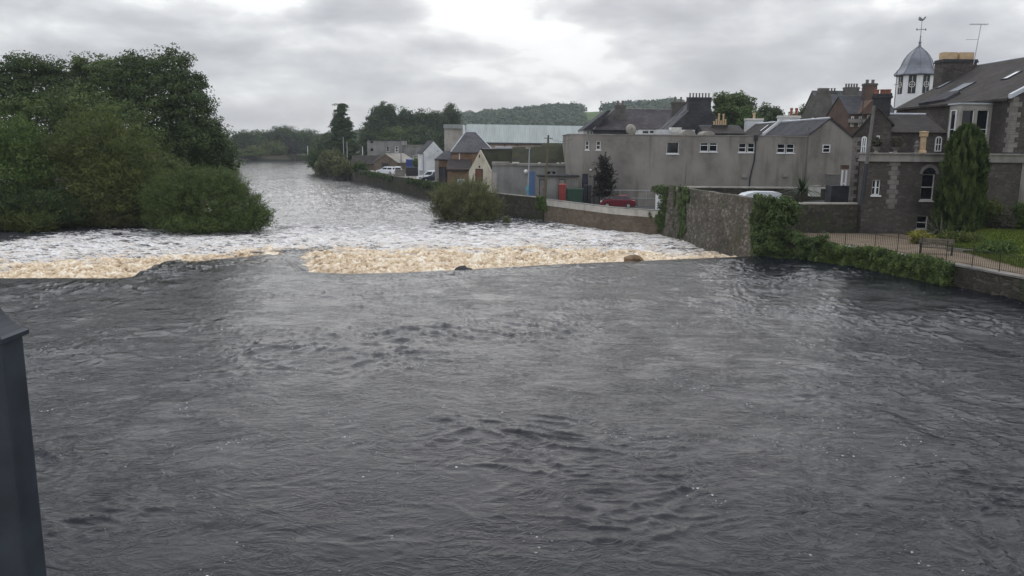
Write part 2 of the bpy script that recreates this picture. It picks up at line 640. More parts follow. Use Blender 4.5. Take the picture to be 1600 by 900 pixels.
def tree(name, label, cat, base, blobs, leaf=.22, mat='leaf_mid', clump=.9, per=60, squash=.7, tr=.25, group=None,
         shoots=0, shootL=.9, gaps=0.0, aspect=.55, jit=.16, rng=RNG, tintvar=.5, trunk_top=None, inner=.6, up=.7):
    t = thing(name, label, cat, tuple(base), 0, group)
    P, Nn, T = crown_pts(blobs, clump, per, squash, jit, rng, tintvar, gaps, inner)
    A = None
    if shoots:
        p2, n2, t2, a2 = shoot_pts(blobs, shoots, shootL, 12, rng, up)
        A = np.concatenate([unit(rng.normal(size=(len(P), 3)) + np.array([0, 0, .5])), a2])
        P, Nn, T = np.concatenate([P, p2]), np.concatenate([Nn, n2]), np.concatenate([T, t2])
    k = P[:, 2] > base[2] - .1
    P, Nn, T = P[k], Nn[k], T[k]
    if A is not None:
        A = A[k]
    sz = leaf * (.7 + .6 * rng.rand(len(P)))
    leaf_obj('crown', P, Nn, sz, T, MT[mat], t, aspect, A, rng)
    if tr:
        B = sorted(blobs, key=lambda b: -b[2])
        top = trunk_top or (B[0][0], B[0][1], B[0][2])
        limbs = [b[:3] for b in B[1:7]]
        trunk_mb(base, top, tr, limbs).build('trunk', MT['bark'], t, smooth=True)
    return t


# ------------------------------------------------------------------ river banks
def g(px, py, z):
    p = onz(px, py, z)
    return (p.y, p.x)


LOW = -1.1
RB = [(-60, 66), (0, 44), (20, 33.5), (31, 28.5), g(1600, 472, 0), g(1485, 446, 0), g(1360, 420, 0), g(1250, 404, 0), g(1190, 399, 0)]
RB += [(63, 16.6), g(1050, 370, LOW), g(960, 362, LOW), g(850, 345, LOW), g(775, 335, LOW), g(700, 316, LOW), g(620, 298, LOW), g(560, 283, LOW),
       g(520, 271, LOW), (300, -66), (400, -101), (470, -150)]
RB = sorted(RB)
LB = [(-60, -45), (0, -44), (30, -46), (60, -50), g(0, 362, LOW), g(120, 356, LOW), g(230, 352, LOW), (92, -37), (120, -44), (150, -53),
      (200, -72), (263, -93), (330, -118), (400, -139), (470, -175)]
LB = sorted(LB)
RBy, RBx = np.array([p[0] for p in RB]), np.array([p[1] for p in RB])
LBy, LBx = np.array([p[0] for p in LB]), np.array([p[1] for p in LB])
REND = onz(430, 249, LOW - .2).y        # where the river bends out of sight


def xr(y):
    return np.interp(y, RBy, RBx)


def xl(y):
    return np.interp(y, LBy, LBx)


def gz_right(x, y):
    z = np.interp(y, [-80, 57.5, 60.5, 62, 66, 96, 108, 125, 200, 400, 700], [1.1, 1.1, 1.1, .5, .5, .5, .8, .95, 1.1, 1.0, 1.4])
    side = np.clip((x - 22) / 14, 0, 1) * np.interp(y, [-80, 61, 70, 96, 110], [0, 0, .6, 1.2, 1.2])
    rise = np.clip((y - 120) / 120, 0, 1) * np.clip((x - 15) / 60, 0, 1) * 2.5
    return z + side + rise


def ground_mesh():
    ys = np.concatenate([np.linspace(-80, 20, 12), np.linspace(24, 130, 107), np.linspace(135, 470, 90), np.geomspace(500, 6500, 30)])
    rows = []
    cols_l = np.array([-6000, -2500, -1000, -400, -150, -60, -25, -10, -4, -1.2, 0])
    cols_m = np.array([.03, .5, .99])
    cols_r = np.array([.12, .36, .8, 1.6, 3, 4.6, 7, 10, 14, 20, 30, 50, 90, 200, 500, 1200, 3000, 6000])
    for y in ys:
        L, R = float(xl(y)), float(xr(y))
        if y > 470:
            L, R = -175.0, -150.0
        x = np.concatenate([L + cols_l, L + (R - L) * cols_m, R + cols_r])
        zl = np.array([6, 4, 2, 1.5, 1.2, 1.0, .9, .6, .2, -.6, -1.6])
        nl = .35 * fbm((L + cols_l) * .11, np.full(len(cols_l), y * .11), 3, 2)
        zl = zl + nl * np.clip(-cols_l / 4, 0, 1)
        zm = np.full(3, -2.6)
        zr = gz_right(R + cols_r, np.full(len(cols_r), y))
        zr[0] = -2.6 if y <= REND else zr[0]
        if y > REND:
            k = min(1, (y - REND) / 12)
            zm = zm * (1 - k) + 1.0 * k
            zl[-2:] = zl[-2:] * (1 - k) + .9 * k
        rows.append(np.stack([x, np.full(len(x), y), np.concatenate([zl, zm, zr])], 1))
    V = np.concatenate(rows)
    nc = len(rows[0])
    nr = len(rows)
    i = np.arange(nr - 1)[:, None] * nc + np.arange(nc - 1)[None]
    Q = np.stack([i, i + 1, i + nc + 1, i + nc], -1).reshape(-1, 4)
    me = bpy.data.meshes.new('ground')
    me.from_pydata(V.tolist(), [], Q.tolist())
    n = N('ground_mix', .95, .1)
    big = n.noise(.06, 6)
    grass = n.ramp(n.noise(.8, 6), [(.3, (.03, .045, .014)), (.7, (.075, .10, .03))])
    earth = n.ramp(n.noise(2.5, 6), [(.3, (.055, .045, .032)), (.7, (.10, .085, .062))])
    n.col(n.mix(n.ramp(big, [(.42, (0, 0, 0)), (.55, (1, 1, 1))]), grass, earth))
    me.materials.append(n.m)
    o = bpy.data.objects.new('ground', me)
    COL.objects.link(o)
    o['kind'] = 'structure'


ground_mesh()

# ------------------------------------------------------------------ weir crest and river surface
cr_px = [(-260, 446), (0, 434), (195, 434), (250, 428), (330, 427), (420, 424), (478, 424), (545, 427), (640, 425), (720, 421), (860, 413), (1000, 407), (1190, 399), (1300, 394)]
CR = sorted([(onz(a, b, 0).x, onz(a, b, 0).y) for a, b in cr_px])
CRx, CRy = np.array([p[0] for p in CR]), np.array([p[1] for p in CR])


def river_fields(X, Y):
    t = Y - np.interp(X, CRx, CRy)
    tt = t + .7 * fbm(X * .45, Y * .4, 3, 40) * sm(.2, 5, t)
    # smooth tongue of water running through the broken part of the weir
    wob = .7 * fbm(X * .35 + 3, Y * .3, 3, 50) + .3 * pn(X * 1.6, Y * 1.6, 51)
    dl = (X - (-21.9 - .24 * t)) * .8 + wob
    dr = ((-12.3 - .27 * t) - X) * .95 + wob * .6
    tm = np.interp(X, [-26, -24, -19.6, -16, -14], [9, 10.5, 13.5, 16, 17]) - t + 1.4 * wob
    # a second small dip just right of the gap
    x2 = X + .24 * t
    d2 = np.minimum(1.5 - np.abs(x2 + 10.1) * .75, 4.6 - t) + .35 * wob
    lat = np.minimum(dl, dr)
    s = np.maximum(np.minimum(lat, tm), d2)
    tongue = sm(-.4, 1.0, lat)
    tl = np.minimum(tt, -s)
    drop = sm(-.25, 1.7, t) * (1 - tongue) + sm(0, 17.0, t) * tongue
    base = LOW * drop - .0009 * np.clip(t - 20, 0, 500)
    tan_w = np.interp(X, [-45, -36, -28, -20, -5, 6, 12, 18], [17, 18, 19, 23, 24, 20, 13, 8])
    tan = sm(.02, .5, tl) * (1 - sm(tan_w * .30, tan_w * 1.2, tt + 3.2 * fbm(X * .28, Y * .3, 4, 60)))
    tan = tan * (1 - .5 * sm(-.12, .3, fbm(X * .5, Y * .8, 3, 61)) * sm(3, 9, tt))
    whit = sm(.3, 3, tl) * (1 - .5 * sm(24, 55, tt)) * (1 - .7 * sm(60, 190, tt))
    side = np.clip((X - xl(Y)) / 9.0, 0, 1)       # slack dark water under the west bank
    whit = whit * (.25 + .75 * sm(0, 1, side))
    return t, tl, tongue, base, tan, whit


def river():
    # rows get coarser with distance
    ys = [6.0]
    while ys[-1] < 420:
        y = ys[-1]
        st = max(.055, y * y * 1.05 / (800 * 7.5))
        if 43 < y < 72:
            st = .16
        elif y >= 72:
            st = min(st, .35 + (y - 72) * .012)
        ys.append(y + min(st, 1.6))
    ys = np.array([-60, -30, -12, -4, 2] + ys)
    nx = 1000
    s = np.linspace(0, 1, nx)
    # denser in the middle band of the river
    L, R = xl(ys) - 1.5, xr(ys) + .35
    X = L[:, None] + (R - L)[:, None] * s[None]
    Y = np.repeat(ys[:, None], nx, 1)
    t, tl, tongue, base, tan, whit = river_fields(X, Y)
    wx = X + 1.6 * fbm(X * .16, Y * .16, 3, 3)
    wy = Y + 1.6 * fbm(X * .16 + 31, Y * .16, 3, 4)
    swell = .034 * fbm(wx * .28, wy * .34, 3, 6)
    a = pn(wx * .9 + 1.3 * pn(wx * .4, wy * .4, 21), wy * 1.25 + 1.3 * pn(wx * .35, wy * .5, 22), 8)
    b_ = pn(wx * 2.0 + .7 * a, wy * 2.7 + 1.1 * pn(wx * .7, wy * .9, 24), 10)
    c_ = pn(wx * 4.4 + 1.0 * b_, wy * 5.6, 12)
    a2 = pn(wx * .62 + 1.1 * pn(wx * .3, wy * .35, 26), wy * .95 + 1.2 * pn(wx * .28, wy * .4, 27), 28)
    rid = np.exp(-np.abs(a) * 9) * .050 * sm(-.55, .15, pn(wx * .33 + 9, wy * .4, 62)) + np.exp(-np.abs(a2) * 10) * .050 * sm(-.35, .35, pn(wx * .22 + 2, wy * .3, 64)) + np.exp(-np.abs(b_) * 7) * .026 + a * .030 + b_ * .014 + c_ * .004
    patch = .35 + 1.3 * sm(-.25, .45, fbm(X * .10 + 5, Y * .11, 3, 15))
    calm = swell + rid * patch
    # standing ripples in the fast reach below
    rap = sm(2, 10, t)
    far = 1 - .7 * sm(70, 200, t)
    chop = (.075 * fbm(X * .6, Y * .8, 4, 30, .6) + .05 * (1 - 2 * np.abs(pn(X * .9, Y * 1.6, 33)))) * far
    lump = fbm(X * .95, Y * .62, 4, 44, .6)
    lump2 = (.5 - np.abs(pn(X * 2.3 + lump, Y * 1.6, 47)) * 1.6)
    lump3 = (.5 - np.abs(pn(X * 4.6, Y * 3.4 + lump2, 48)) * 1.6)
    lh = np.clip(.25 + .75 * np.abs(lump) + .42 * lump2 + .22 * lump3, 0, 1.3)
    foamh = lh * .46 * (tan * .95) + .13 * lump * whit * (1 - tan)
    hump = tan * .22 * np.exp(-((tl - 3.2) / 2.6) ** 2) + tan * .18 * np.exp(-((tl - 9 - 3 * pn(X * .2, Y * .05, 77)) / 2.0) ** 2)
    near_edge = sm(.0, 1.4, tl)
    Z = base + calm * (1 - .8 * np.exp(-(t / 1.2) ** 2) * (1 - tongue)) + chop * rap + (foamh + hump) * near_edge
    V = np.stack([X, Y, Z], -1).reshape(-1, 3).astype(np.float32)
    nr = len(ys)
    i = np.arange(nr - 1)[:, None] * nx + np.arange(nx - 1)[None]
    Q = np.stack([i, i + 1, i + nx + 1, i + nx], -1).reshape(-1, 4).astype(np.int32)
    me = bpy.data.meshes.new('river_water')
    me.vertices.add(len(V))
    me.vertices.foreach_set('co', V.ravel())
    me.loops.add(Q.size)
    me.loops.foreach_set('vertex_index', Q.ravel())
    me.polygons.add(len(Q))
    me.polygons.foreach_set('loop_start', np.arange(0, Q.size, 4, dtype=np.int32))
    for nm, arr in (('tanfoam', tan), ('near', np.exp(-np.clip(t, 0, 400) / 26) * (t > 0)), ('whitefoam', whit * sm(0, .4, tl)), ('lump', np.clip(lh, 0, 1)), ('below', sm(-.2, 3, tl) * (1 - .35 * sm(100, 300, t)))):
        q = me.attributes.new(nm, 'FLOAT', 'POINT')
        q.data.foreach_set('value', arr.astype(np.float32).ravel())
    me.update(calc_edges=True)
    me.polygons.foreach_set('use_smooth', np.ones(len(Q), bool))
    n = N('peaty_water', .1, .5)
    n.b.inputs['IOR'].default_value = 1.33

    def attr(k):
        x = n.n('ShaderNodeAttribute', attribute_name=k)
        return x.outputs['Fac']
    tanf, wh, lu, below = attr('tanfoam'), attr('whitefoam'), attr('lump'), attr('below')
    body = n.ramp(n.noise(.09, 4), [(.3, (.006, .007, .010)), (.7, (.013, .014, .019))])
    body = n.mix(n.math('MULTIPLY', below, .8), body, (.06, .06, .063))  # paler below the weir: aerated water, with sky glare put into the colour
    # ragged cover of white foam: streaky noise cut by the foam amount
    fn = n.noise(1.0, 9, n.mapped((.55, 1.25, .7)), .66, .9)
    fn2 = n.noise(3.2, 7, n.mapped((.6, 1.5, 1)), .7, .6)
    f = n.math('ADD', n.math('MULTIPLY', fn, .6), n.math('MULTIPLY', fn2, .4))
    thr = n.math('SUBTRACT', .80, n.math('MULTIPLY', wh, .385))
    cov = n.math('MULTIPLY', n.math('SUBTRACT', f, thr), 12.0)
    cov = n.math('MINIMUM', n.math('MAXIMUM', cov, 0.0), 1.0)
    cov = n.math('MULTIPLY', cov, n.math('MINIMUM', n.math('MULTIPLY', wh, 5.0), 1.0))
    # tan foam, almost complete cover
    tf = n.math('MULTIPLY', n.math('SUBTRACT', n.math('ADD', n.math('ADD', f, n.math('MULTIPLY', lu, .22)), n.math('MULTIPLY', tanf, .80)), .93), 6.0)
    tf = n.math('MINIMUM', n.math('MAXIMUM', tf, 0.0), 1.0)
    tancol = n.ramp(n.math('ADD', n.math('MULTIPLY', lu, .66), n.math('MULTIPLY', n.math('SUBTRACT', n.noise(2.2, 9, n.mapped((1, .55, 1)), .74, 1.4), .5), 1.75)),
                    [(.02, (.16, .105, .065)), (.20, (.42, .30, .19)), (.41, (.68, .535, .365)), (.64, (.90, .81, .66))])  # brown froth; lump shading is also put into the colour, darker in troughs
    whcol = n.ramp(fn2, [(.35, (.55, .52, .48)), (.6, (.88, .87, .86))])
    near = attr('near')
    whcol = n.mix(n.math('MULTIPLY', near, n.ramp(n.noise(1.4, 6, n.mapped((.7, .8, 1), (9, 2, 0)), .65, 1.0), [(.42, (0, 0, 0)), (.56, (1, 1, 1))])), whcol, (.50, .38, .26))
    # tiny flecks of foam drifting on the pool above the weir
    v = n.n('ShaderNodeTexVoronoi')
    v.inputs['Scale'].default_value = 9.0
    v.inputs['Randomness'].default_value = 1.0
    n.l(n.tc(), v.inputs['Vector'])
    sep = n.n('ShaderNodeSeparateColor')
    n.l(v.outputs['Color'], sep.inputs[0])
    spot = n.math('LESS_THAN', v.outputs['Distance'], n.math('MULTIPLY', sep.outputs[1], .30))
    gate = n.ramp(n.noise(.55, 6, n.mapped((1, .8, 1), (3, 7, 0)), .7, 1.2), [(.575, (0, 0, 0)), (.66, (1, 1, 1))])
    spot = n.math('MULTIPLY', spot, n.math('MULTIPLY', gate, n.math('GREATER_THAN', sep.outputs[0], .25)))
    col = n.mix(n.math('MULTIPLY', spot, .85), body, (.62, .62, .62))
    col = n.mix(cov, col, whcol)
    col = n.mix(tf, col, tancol)
    n.col(col)
    allf = n.math('MAXIMUM', n.math('MAXIMUM', cov, tf), n.math('MULTIPLY', spot, .8))
    n.l(n.math('ADD', .07, n.math('MULTIPLY', allf, .75)), n.b.inputs['Roughness'])
    n.l(n.math('SUBTRACT', .30, n.math('MULTIPLY', allf, .18)), n.b.inputs['Specular IOR Level'])
    # ripples
    r1 = n.noise(1.1, 4, n.mapped((.8, 1.25, 1)), .55, 2.0)
    r2 = n.noise(7.5, 4, n.mapped((.9, 1.2, 1)), .6, 1.4)
    r3 = n.noise(.5, 3, None, .5, .5)
    r4 = n.noise(3.6, 3, n.mapped((.85, 1.2, 1), (5, 2, 0)), .55, 1.6)
    ab1 = n.math('SQRT', n.math('ADD', n.math('ABSOLUTE', n.math('SUBTRACT', r1, .5)), .0004))
    ab2 = n.math('SQRT', n.math('ADD', n.math('ABSOLUTE', n.math('SUBTRACT', r4, .5)), .0006))
    rr = n.math('ADD', n.math('ADD', n.math('MULTIPLY', ab1, -1.5), n.math('MULTIPLY', r2, .30)), n.math('MULTIPLY', ab2, -.55))
    rr = n.math('MULTIPLY', rr, n.ramp(r3, [(.35, (.35,) * 3), (.62, (1,) * 3)]))
    rr = n.math('ADD', rr, n.math('MULTIPLY', allf, n.math('MULTIPLY', n.noise(7, 6, None, .7), .9)))
    n.bump(rr, .8, .028)
    me.materials.append(n.m)
    o = bpy.data.objects.new('river_water', me)
    COL.objects.link(o)
    o['kind'] = 'structure'
    return o


river()

# ------------------------------------------------------------------ sky, sun
SUN_EL, SUN_AZ = math.radians(38), math.radians(4)     # az from +Y towards +X
w = bpy.data.worlds.new('World')
S.world = w
w.use_nodes = True
nt = w.node_tree
for x in list(nt.nodes):
    nt.nodes.remove(x)
WN = N.__new__(N)
WN.nt = nt
WN._tc = None
out = nt.nodes.new('ShaderNodeOutputWorld')
sky = nt.nodes.new('ShaderNodeTexSky')
sky.sky_type = 'NISHITA'
sky.sun_disc = False
sky.sun_elevation = SUN_EL
sky.sun_rotation = SUN_AZ
sky.air_density = 1.0
sky.dust_density = 2.0
bg1 = nt.nodes.new('ShaderNodeBackground')
bg1.inputs['Strength'].default_value = .10
nt.links.new(sky.outputs[0], bg1.inputs[0])
tc = nt.nodes.new('ShaderNodeTexCoord')
sep = nt.nodes.new('ShaderNodeSeparateXYZ')
nt.links.new(tc.outputs['Generated'], sep.inputs[0])
zz = WN.math('MAXIMUM', sep.outputs[2], 0.0)
gen = tc.outputs['Generated']
mp = WN.mapped((1, 1, 2.6), (3.1, 1.7, .3), src=gen)
n1 = WN.noise(6.5, 8, mp, .5, .15)
n2 = WN.noise(1.7, 3, WN.mapped((1, 1, 3.4), (7.7, 3, 0), src=gen), .5, .3)
nn = WN.math('ADD', WN.math('MULTIPLY', n1, .55), WN.math('MULTIPLY', n2, .45))
# thinner cloud towards the hidden sun
sd = Vector((math.sin(math.radians(5)) * math.cos(math.radians(9)), math.cos(math.radians(5)) * math.cos(math.radians(9)), math.sin(math.radians(9))))
dp = nt.nodes.new('ShaderNodeVectorMath')
dp.operation = 'DOT_PRODUCT'
nt.links.new(tc.outputs['Generated'], dp.inputs[0])
dp.inputs[1].default_value = sd
thin = WN.math('POWER', WN.math('MAXIMUM', dp.outputs['Value'], 0.0), 40.0)
nn = WN.math('ADD', nn, WN.math('MULTIPLY', thin, .045))
cl = WN.ramp(nn, [(.38, (.42, .43, .46)), (.45, (.53, .54, .565)), (.49, (.64, .65, .67)), (.525, (.75, .76, .77)), (.555, (.92, .93, .93)), (.60, (.98, .98, .98))])
hi_ = WN.ramp(zz, [(.20, (0, 0, 0)), (.42, (.85,) * 3)])
cl = WN.mix(hi_, cl, (.59, .63, .71))
# overcast sky: brighter overhead, pale near the horizon
grad = WN.math('ADD', 1.0, WN.math('MULTIPLY', zz, 1.0))
hz = WN.math('POWER', WN.math('SUBTRACT', 1.0, WN.math('MINIMUM', zz, 1.0)), 22.0)
cl = WN.mix(WN.math('MULTIPLY', hz, .38), cl, (.80, .81, .82))
bg2 = nt.nodes.new('ShaderNodeBackground')
nt.links.new(cl, bg2.inputs[0])
nt.links.new(grad, bg2.inputs['Strength'])
ms = nt.nodes.new('ShaderNodeMixShader')
ms.inputs[0].default_value = .95
nt.links.new(bg1.outputs[0], ms.inputs[1])
nt.links.new(bg2.outputs[0], ms.inputs[2])
nt.links.new(ms.outputs[0], out.inputs[0])

sl = bpy.data.lights.new('sun', 'SUN')
sl.energy = .8
sl.angle = math.radians(75)
sl.color = (1, .97, .92)
so = bpy.data.objects.new('sun', sl)
COL.objects.link(so)
dirv = Vector((math.sin(SUN_AZ) * math.cos(SUN_EL), math.cos(SUN_AZ) * math.cos(SUN_EL), math.sin(SUN_EL)))
so.rotation_euler = dirv.to_track_quat('Z', 'Y').to_euler()
so.location = (0, 0, 60)
S.view_settings.view_transform = 'Standard'
S.view_settings.look = 'None'
S.view_settings.gamma = 1
S.view_settings.exposure = 0.0
S.view_settings.use_curve_mapping = False
S.render.engine = 'CYCLES'
S.cycles.max_bounces = 5
S.cycles.diffuse_bounces = 2
S.cycles.glossy_bounces = 3
S.cycles.transmission_bounces = 2
S.cycles.transparent_max_bounces = 4
S.cycles.use_denoising = True
S.cycles.sample_clamp_indirect = 4

# ------------------------------------------------------------------ building helpers
def wall_box(parent, x0, x1, y0, y1, z0, z1, mat, holes=(), M=None, depth=.22, name='wall', label=None, top=True):
    """closed block whose front (y0) has real recessed openings"""
    m = MB(M)
    xs = sorted({x0, x1, *[h[0] for h in holes], *[h[1] for h in holes]})
    zs = sorted({z0, z1, *[h[2] for h in holes], *[h[3] for h in holes]})
    for i in range(len(xs) - 1):
        for k in range(len(zs) - 1):
            cx, cz = (xs[i] + xs[i + 1]) / 2, (zs[k] + zs[k + 1]) / 2
            if any(h[0] < cx < h[1] and h[2] < cz < h[3] for h in holes):
                continue
            m.add([(xs[i], y0, zs[k]), (xs[i + 1], y0, zs[k]), (xs[i + 1], y0, zs[k + 1]), (xs[i], y0, zs[k + 1])], [(0, 1, 2, 3)])
    for h in holes:
        a, b, c, d = h
        yb = y0 + depth
        m.add([(a, y0, c), (b, y0, c), (b, y0, d), (a, y0, d), (a, yb, c), (b, yb, c), (b, yb, d), (a, yb, d)],
              [(0, 1, 5, 4), (1, 2, 6, 5), (2, 3, 7, 6), (3, 0, 4, 7), (4, 5, 6, 7)])
    m.add([(x0, y0, z0), (x1, y0, z0), (x1, y1, z0), (x0, y1, z0), (x0, y0, z1), (x1, y0, z1), (x1, y1, z1), (x0, y1, z1)],
          [(1, 2, 6, 5), (2, 3, 7, 6), (3, 0, 4, 7), (4, 5, 6, 7), (0, 1, 2, 3)])
    return m.build(name, MT[mat], parent, merge=True, label=label)


def opening(parent, x0, x1, y, z0, z1, M=None, style='sash', fmat='white', depth=.22, fw=.07, sill=True, label=None, name='window', mull=0):
    """window filling an opening in a wall whose face is at y; frame set back, pane behind it"""
    m = MB(M)
    yf, yb = y + depth * .55, y + depth - .01
    W, H = x1 - x0, z1 - z0
    m.box(x0, x0 + fw, yf, yb, z0, z1)
    m.box(x1 - fw, x1, yf, yb, z0, z1)
    m.box(x0 + fw - .01, x1 - fw + .01, yf + .003, yb, z1 - fw, z1)
    m.box(x0 + fw - .01, x1 - fw + .01, yf + .003, yb, z0, z0 + fw * 1.2)
    if style == 'sash':
        m.box(x0 + fw - .01, x1 - fw + .01, yf + .004, yb, z0 + H * .5 - fw * .4, z0 + H * .5 + fw * .4)
    if style == 'top':
        m.box(x0 + fw - .01, x1 - fw + .01, yf + .004, yb, z0 + H * .66, z0 + H * .66 + fw * .9)
    if style == 'gothic':
        for k in (1, 2):
            m.box(x0 + W * k / 3 - fw * .3, x0 + W * k / 3 + fw * .3, yf + .004, yb, z0, z1)
        m.box(x0 + fw - .01, x1 - fw + .01, yf + .006, yb, z0 + H * .45, z0 + H * .45 + fw * .6)
    for k in range(mull):
        c = x0 + W * (k + 1) / (mull + 1)
        m.box(c - fw * .9, c + fw * .9, yf - .01, yb, z0, z1)
    if sill:
        m.box(x0 - .08, x1 + .08, y - .09, yb, z0 - .11, z0 - .002)
    w_ = m.build(name, MT[fmat], parent, label=label)
    p = MB(M)
    p.box(x0 + .01, x1 - .01, yb - .035, yb - .02, z0 + .01, z1 - .01)
    p.build('pane', MT['glass'], w_)
    return w_


def proud_window(parent, x0, x1, y, z0, z1, M=None, style='sash', fmat='white', fw=.08, surround=None, arch=False, label=None, mull=0, name='window'):
    """window on an unbroken wall: surround stands out, frame inside it, dark pane"""
    m = MB(M)
    H, W = z1 - z0, x1 - x0
    if arch:
        cx, r, zc = (x0 + x1) / 2, W / 2, z1 - W / 2
        N_ = 10
        for s in (0, 1):
            pts = []
        ang = [math.pi * k / N_ for k in range(N_ + 1)]
        outer = [(cx + r * math.cos(a), zc + r * math.sin(a)) for a in ang]
        inner = [(cx + (r - fw) * math.cos(a), zc + (r - fw) * math.sin(a)) for a in ang]
        ring = [(x1, z0)] + outer + [(x0, z0), (x0 + fw, z0)] + inner[::-1] + [(x1 - fw, z0)]
        m.prism(ring, y - .10, y + .02)
        m.box(x0 + .01, x1 - .01, y - .095, y + .02, z0, z0 + fw)
        m.box(cx - fw * .35, cx + fw * .35, y - .09, y + .02, z0, z1 - .02)
        m.box(x0 + .01, x1 - .01, y - .092, y + .02, z0 + H * .45, z0 + H * .45 + fw * .8)
        pane = [(x1 - .02, z0 + .02)] + [(cx + (r - .02) * math.cos(a), zc + (r - .02) * math.sin(a)) for a in ang] + [(x0 + .02, z0 + .02)]
    else:
        m.box(x0, x0 + fw, y - .10, y + .02, z0, z1)
        m.box(x1 - fw, x1, y - .10, y + .02, z0, z1)
        m.box(x0 + .01, x1 - .01, y - .096, y + .02, z1 - fw, z1)
        m.box(x0 + .01, x1 - .01, y - .096, y + .02, z0, z0 + fw)
        if style == 'sash':
            m.box(x0 + .01, x1 - .01, y - .09, y + .02, z0 + H * .5 - fw * .4, z0 + H * .5 + fw * .4)
        for k in range(mull):
            c = x0 + W * (k + 1) / (mull + 1)
            m.box(c - fw * .6, c + fw * .6, y - .098, y + .02, z0, z1)
        pane = [(x0 + .02, z0 + .02), (x1 - .02, z0 + .02), (x1 - .02, z1 - .02), (x0 + .02, z1 - .02)]
    w_ = m.build(name, MT[fmat], parent, label=label)
    if surround:
        s = MB(M)
        q = .16
        s.box(x0 - q, x0 - .001, y - .06, y + .03, z0 - q, z1 + q)
        s.box(x1 + .001, x1 + q, y - .06, y + .03, z0 - q, z1 + q)
        s.box(x0 - .01, x1 + .01, y - .064, y + .03, z1 + .001, z1 + q)
        s.box(x0 - .01, x1 + .01, y - .064, y + .03, z0 - q, z0 - .001)
        s.build('surround', MT[surround], w_)
    p = MB(M)
    p.prism(pane, y - .03, y - .012)
    p.build('pane', MT['glass'], w_)
    return w_


def gable_block(parent, x0, x1, y0, y1, z0, ze, zr, wmat, axis='x', M=None, name='wall', apex=None):
    """pentagonal house body. axis: direction of the ridge"""
    m = MB(M)
    if axis == 'x':
        c = (y0 + y1) / 2 if apex is None else apex
        m.prism([(y0, z0), (y1, z0), (y1, ze), (c, zr), (y0, ze)], x0, x1, 'x')
    else:
        c = (x0 + x1) / 2 if apex is None else apex
        m.prism([(x0, z0), (x1, z0), (x1, ze), (c, zr), (x0, ze)], y0, y1, 'y')
    return m.build(name, MT[wmat], parent)


def gable_roof(parent, x0, x1, y0, y1, ze, zr, rmat, axis='x', M=None, over=.25, th=.14, verge=.12, apex=None, name='roof', ridge=None):
    """one folded slab, closed, sitting just above the walls"""
    if axis == 'x':
        a0, a1, b0, b1 = y0, y1, x0 - verge, x1 + verge
    else:
        a0, a1, b0, b1 = x0, x1, y0 - verge, y1 + verge
    c = (a0 + a1) / 2 if apex is None else apex
    s0 = (zr - ze) / (c - a0)
    s1 = (zr - ze) / (a1 - c)
    e = .015
    poly = [(a0 - over, ze - over * s0 + e), (c, zr + e), (a1 + over, ze - over * s1 + e),
            (a1 + over, ze - over * s1 + th + e), (c, zr + th * 1.15 + e), (a0 - over, ze - over * s0 + th + e)]
    m = MB(M)
    m.prism(poly, b0, b1, 'x' if axis == 'x' else 'y')
    r = m.build(name, MT[rmat], parent)
    if ridge:
        m = MB(M)
        zt = zr + th * 1.15 + e
        m.prism([(c - .16, zt - .12), (c, zt - .04), (c + .16, zt - .12), (c + .16, zt - .03), (c, zt + .07), (c - .16, zt - .03)], b0 + .02, b1 - .02, 'x' if axis == 'x' else 'y')
        m.build('ridge', MT[ridge], r)
    return r


def hip_roof(parent, x0, x1, y0, y1, ze, zr, rx0, rx1, rmat, ry=None, M=None, over=.25, name='roof', ridge=None):
    cy = (y0 + y1) / 2 if ry is None else ry
    a, b, c, d = x0 - over, x1 + over, y0 - over, y1 + over
    m = MB(M)
    m.add([(a, c, ze - .06), (b, c, ze - .06), (b, d, ze - .06), (a, d, ze - .06), (a, c, ze + .06), (b, c, ze + .06), (b, d, ze + .06), (a, d, ze + .06), (rx0, cy, zr), (rx1, cy, zr)],
          [(3, 2, 1, 0), (0, 1, 5, 4), (1, 2, 6, 5), (2, 3, 7, 6), (3, 0, 4, 7), (4, 5, 9, 8), (6, 7, 8, 9), (7, 4, 8), (5, 6, 9)])
    r = m.build(name, MT[rmat], parent)
    if ridge:
        m = MB(M)
        m.path([(a + .1, c + .1, ze + .1), (rx0, cy, zr + .04), (rx1, cy, zr + .04), (b - .1, c + .1, ze + .1)], [.1] * 4, 6)
        m.build('ridge', MT[ridge], r)
    return r


def chimney(parent, x0, x1, y0, y1, z0, z1, mat, pots, ph=.55, pr=.13, pmat='pot_grey', cap='band', M=None, heights=None, label=None, square=False):
    m = MB(M)
    m.box(x0, x1, y0, y1, z0, z1 - .12)
    c = m.build('chimney', MT[mat], parent, label=label)
    m = MB(M)
    m.box(x0 - .1, x1 + .1, y0 - .1, y1 + .1, z1 - .30, z1 - .17)
    m.box(x0 - .05, x1 + .05, y0 - .05, y1 + .05, z1 - .18, z1)
    m.build('cap', MT[cap], c)
    for i in range(pots):
        px = x0 + (x1 - x0) * (i + .5) / pots
        h = heights[i] if heights else ph
        m = MB(M)
        if square:
            hw = (x1 - x0) / pots * .42
            m.box(px - hw, px + hw, (y0 + y1) / 2 - .4, (y0 + y1) / 2 + .4, z1, z1 + h)
        else:
            m.lathe([(pr, 0), (pr * .9, h * .1), (pr * .8, h * .82), (pr * 1.1, h * .86), (pr * 1.1, h * .95), (pr * .85, h)], (px, (y0 + y1) / 2, z1 - .003), 10)
        m.build('chimney_pot', MT[pmat], c)
    return c


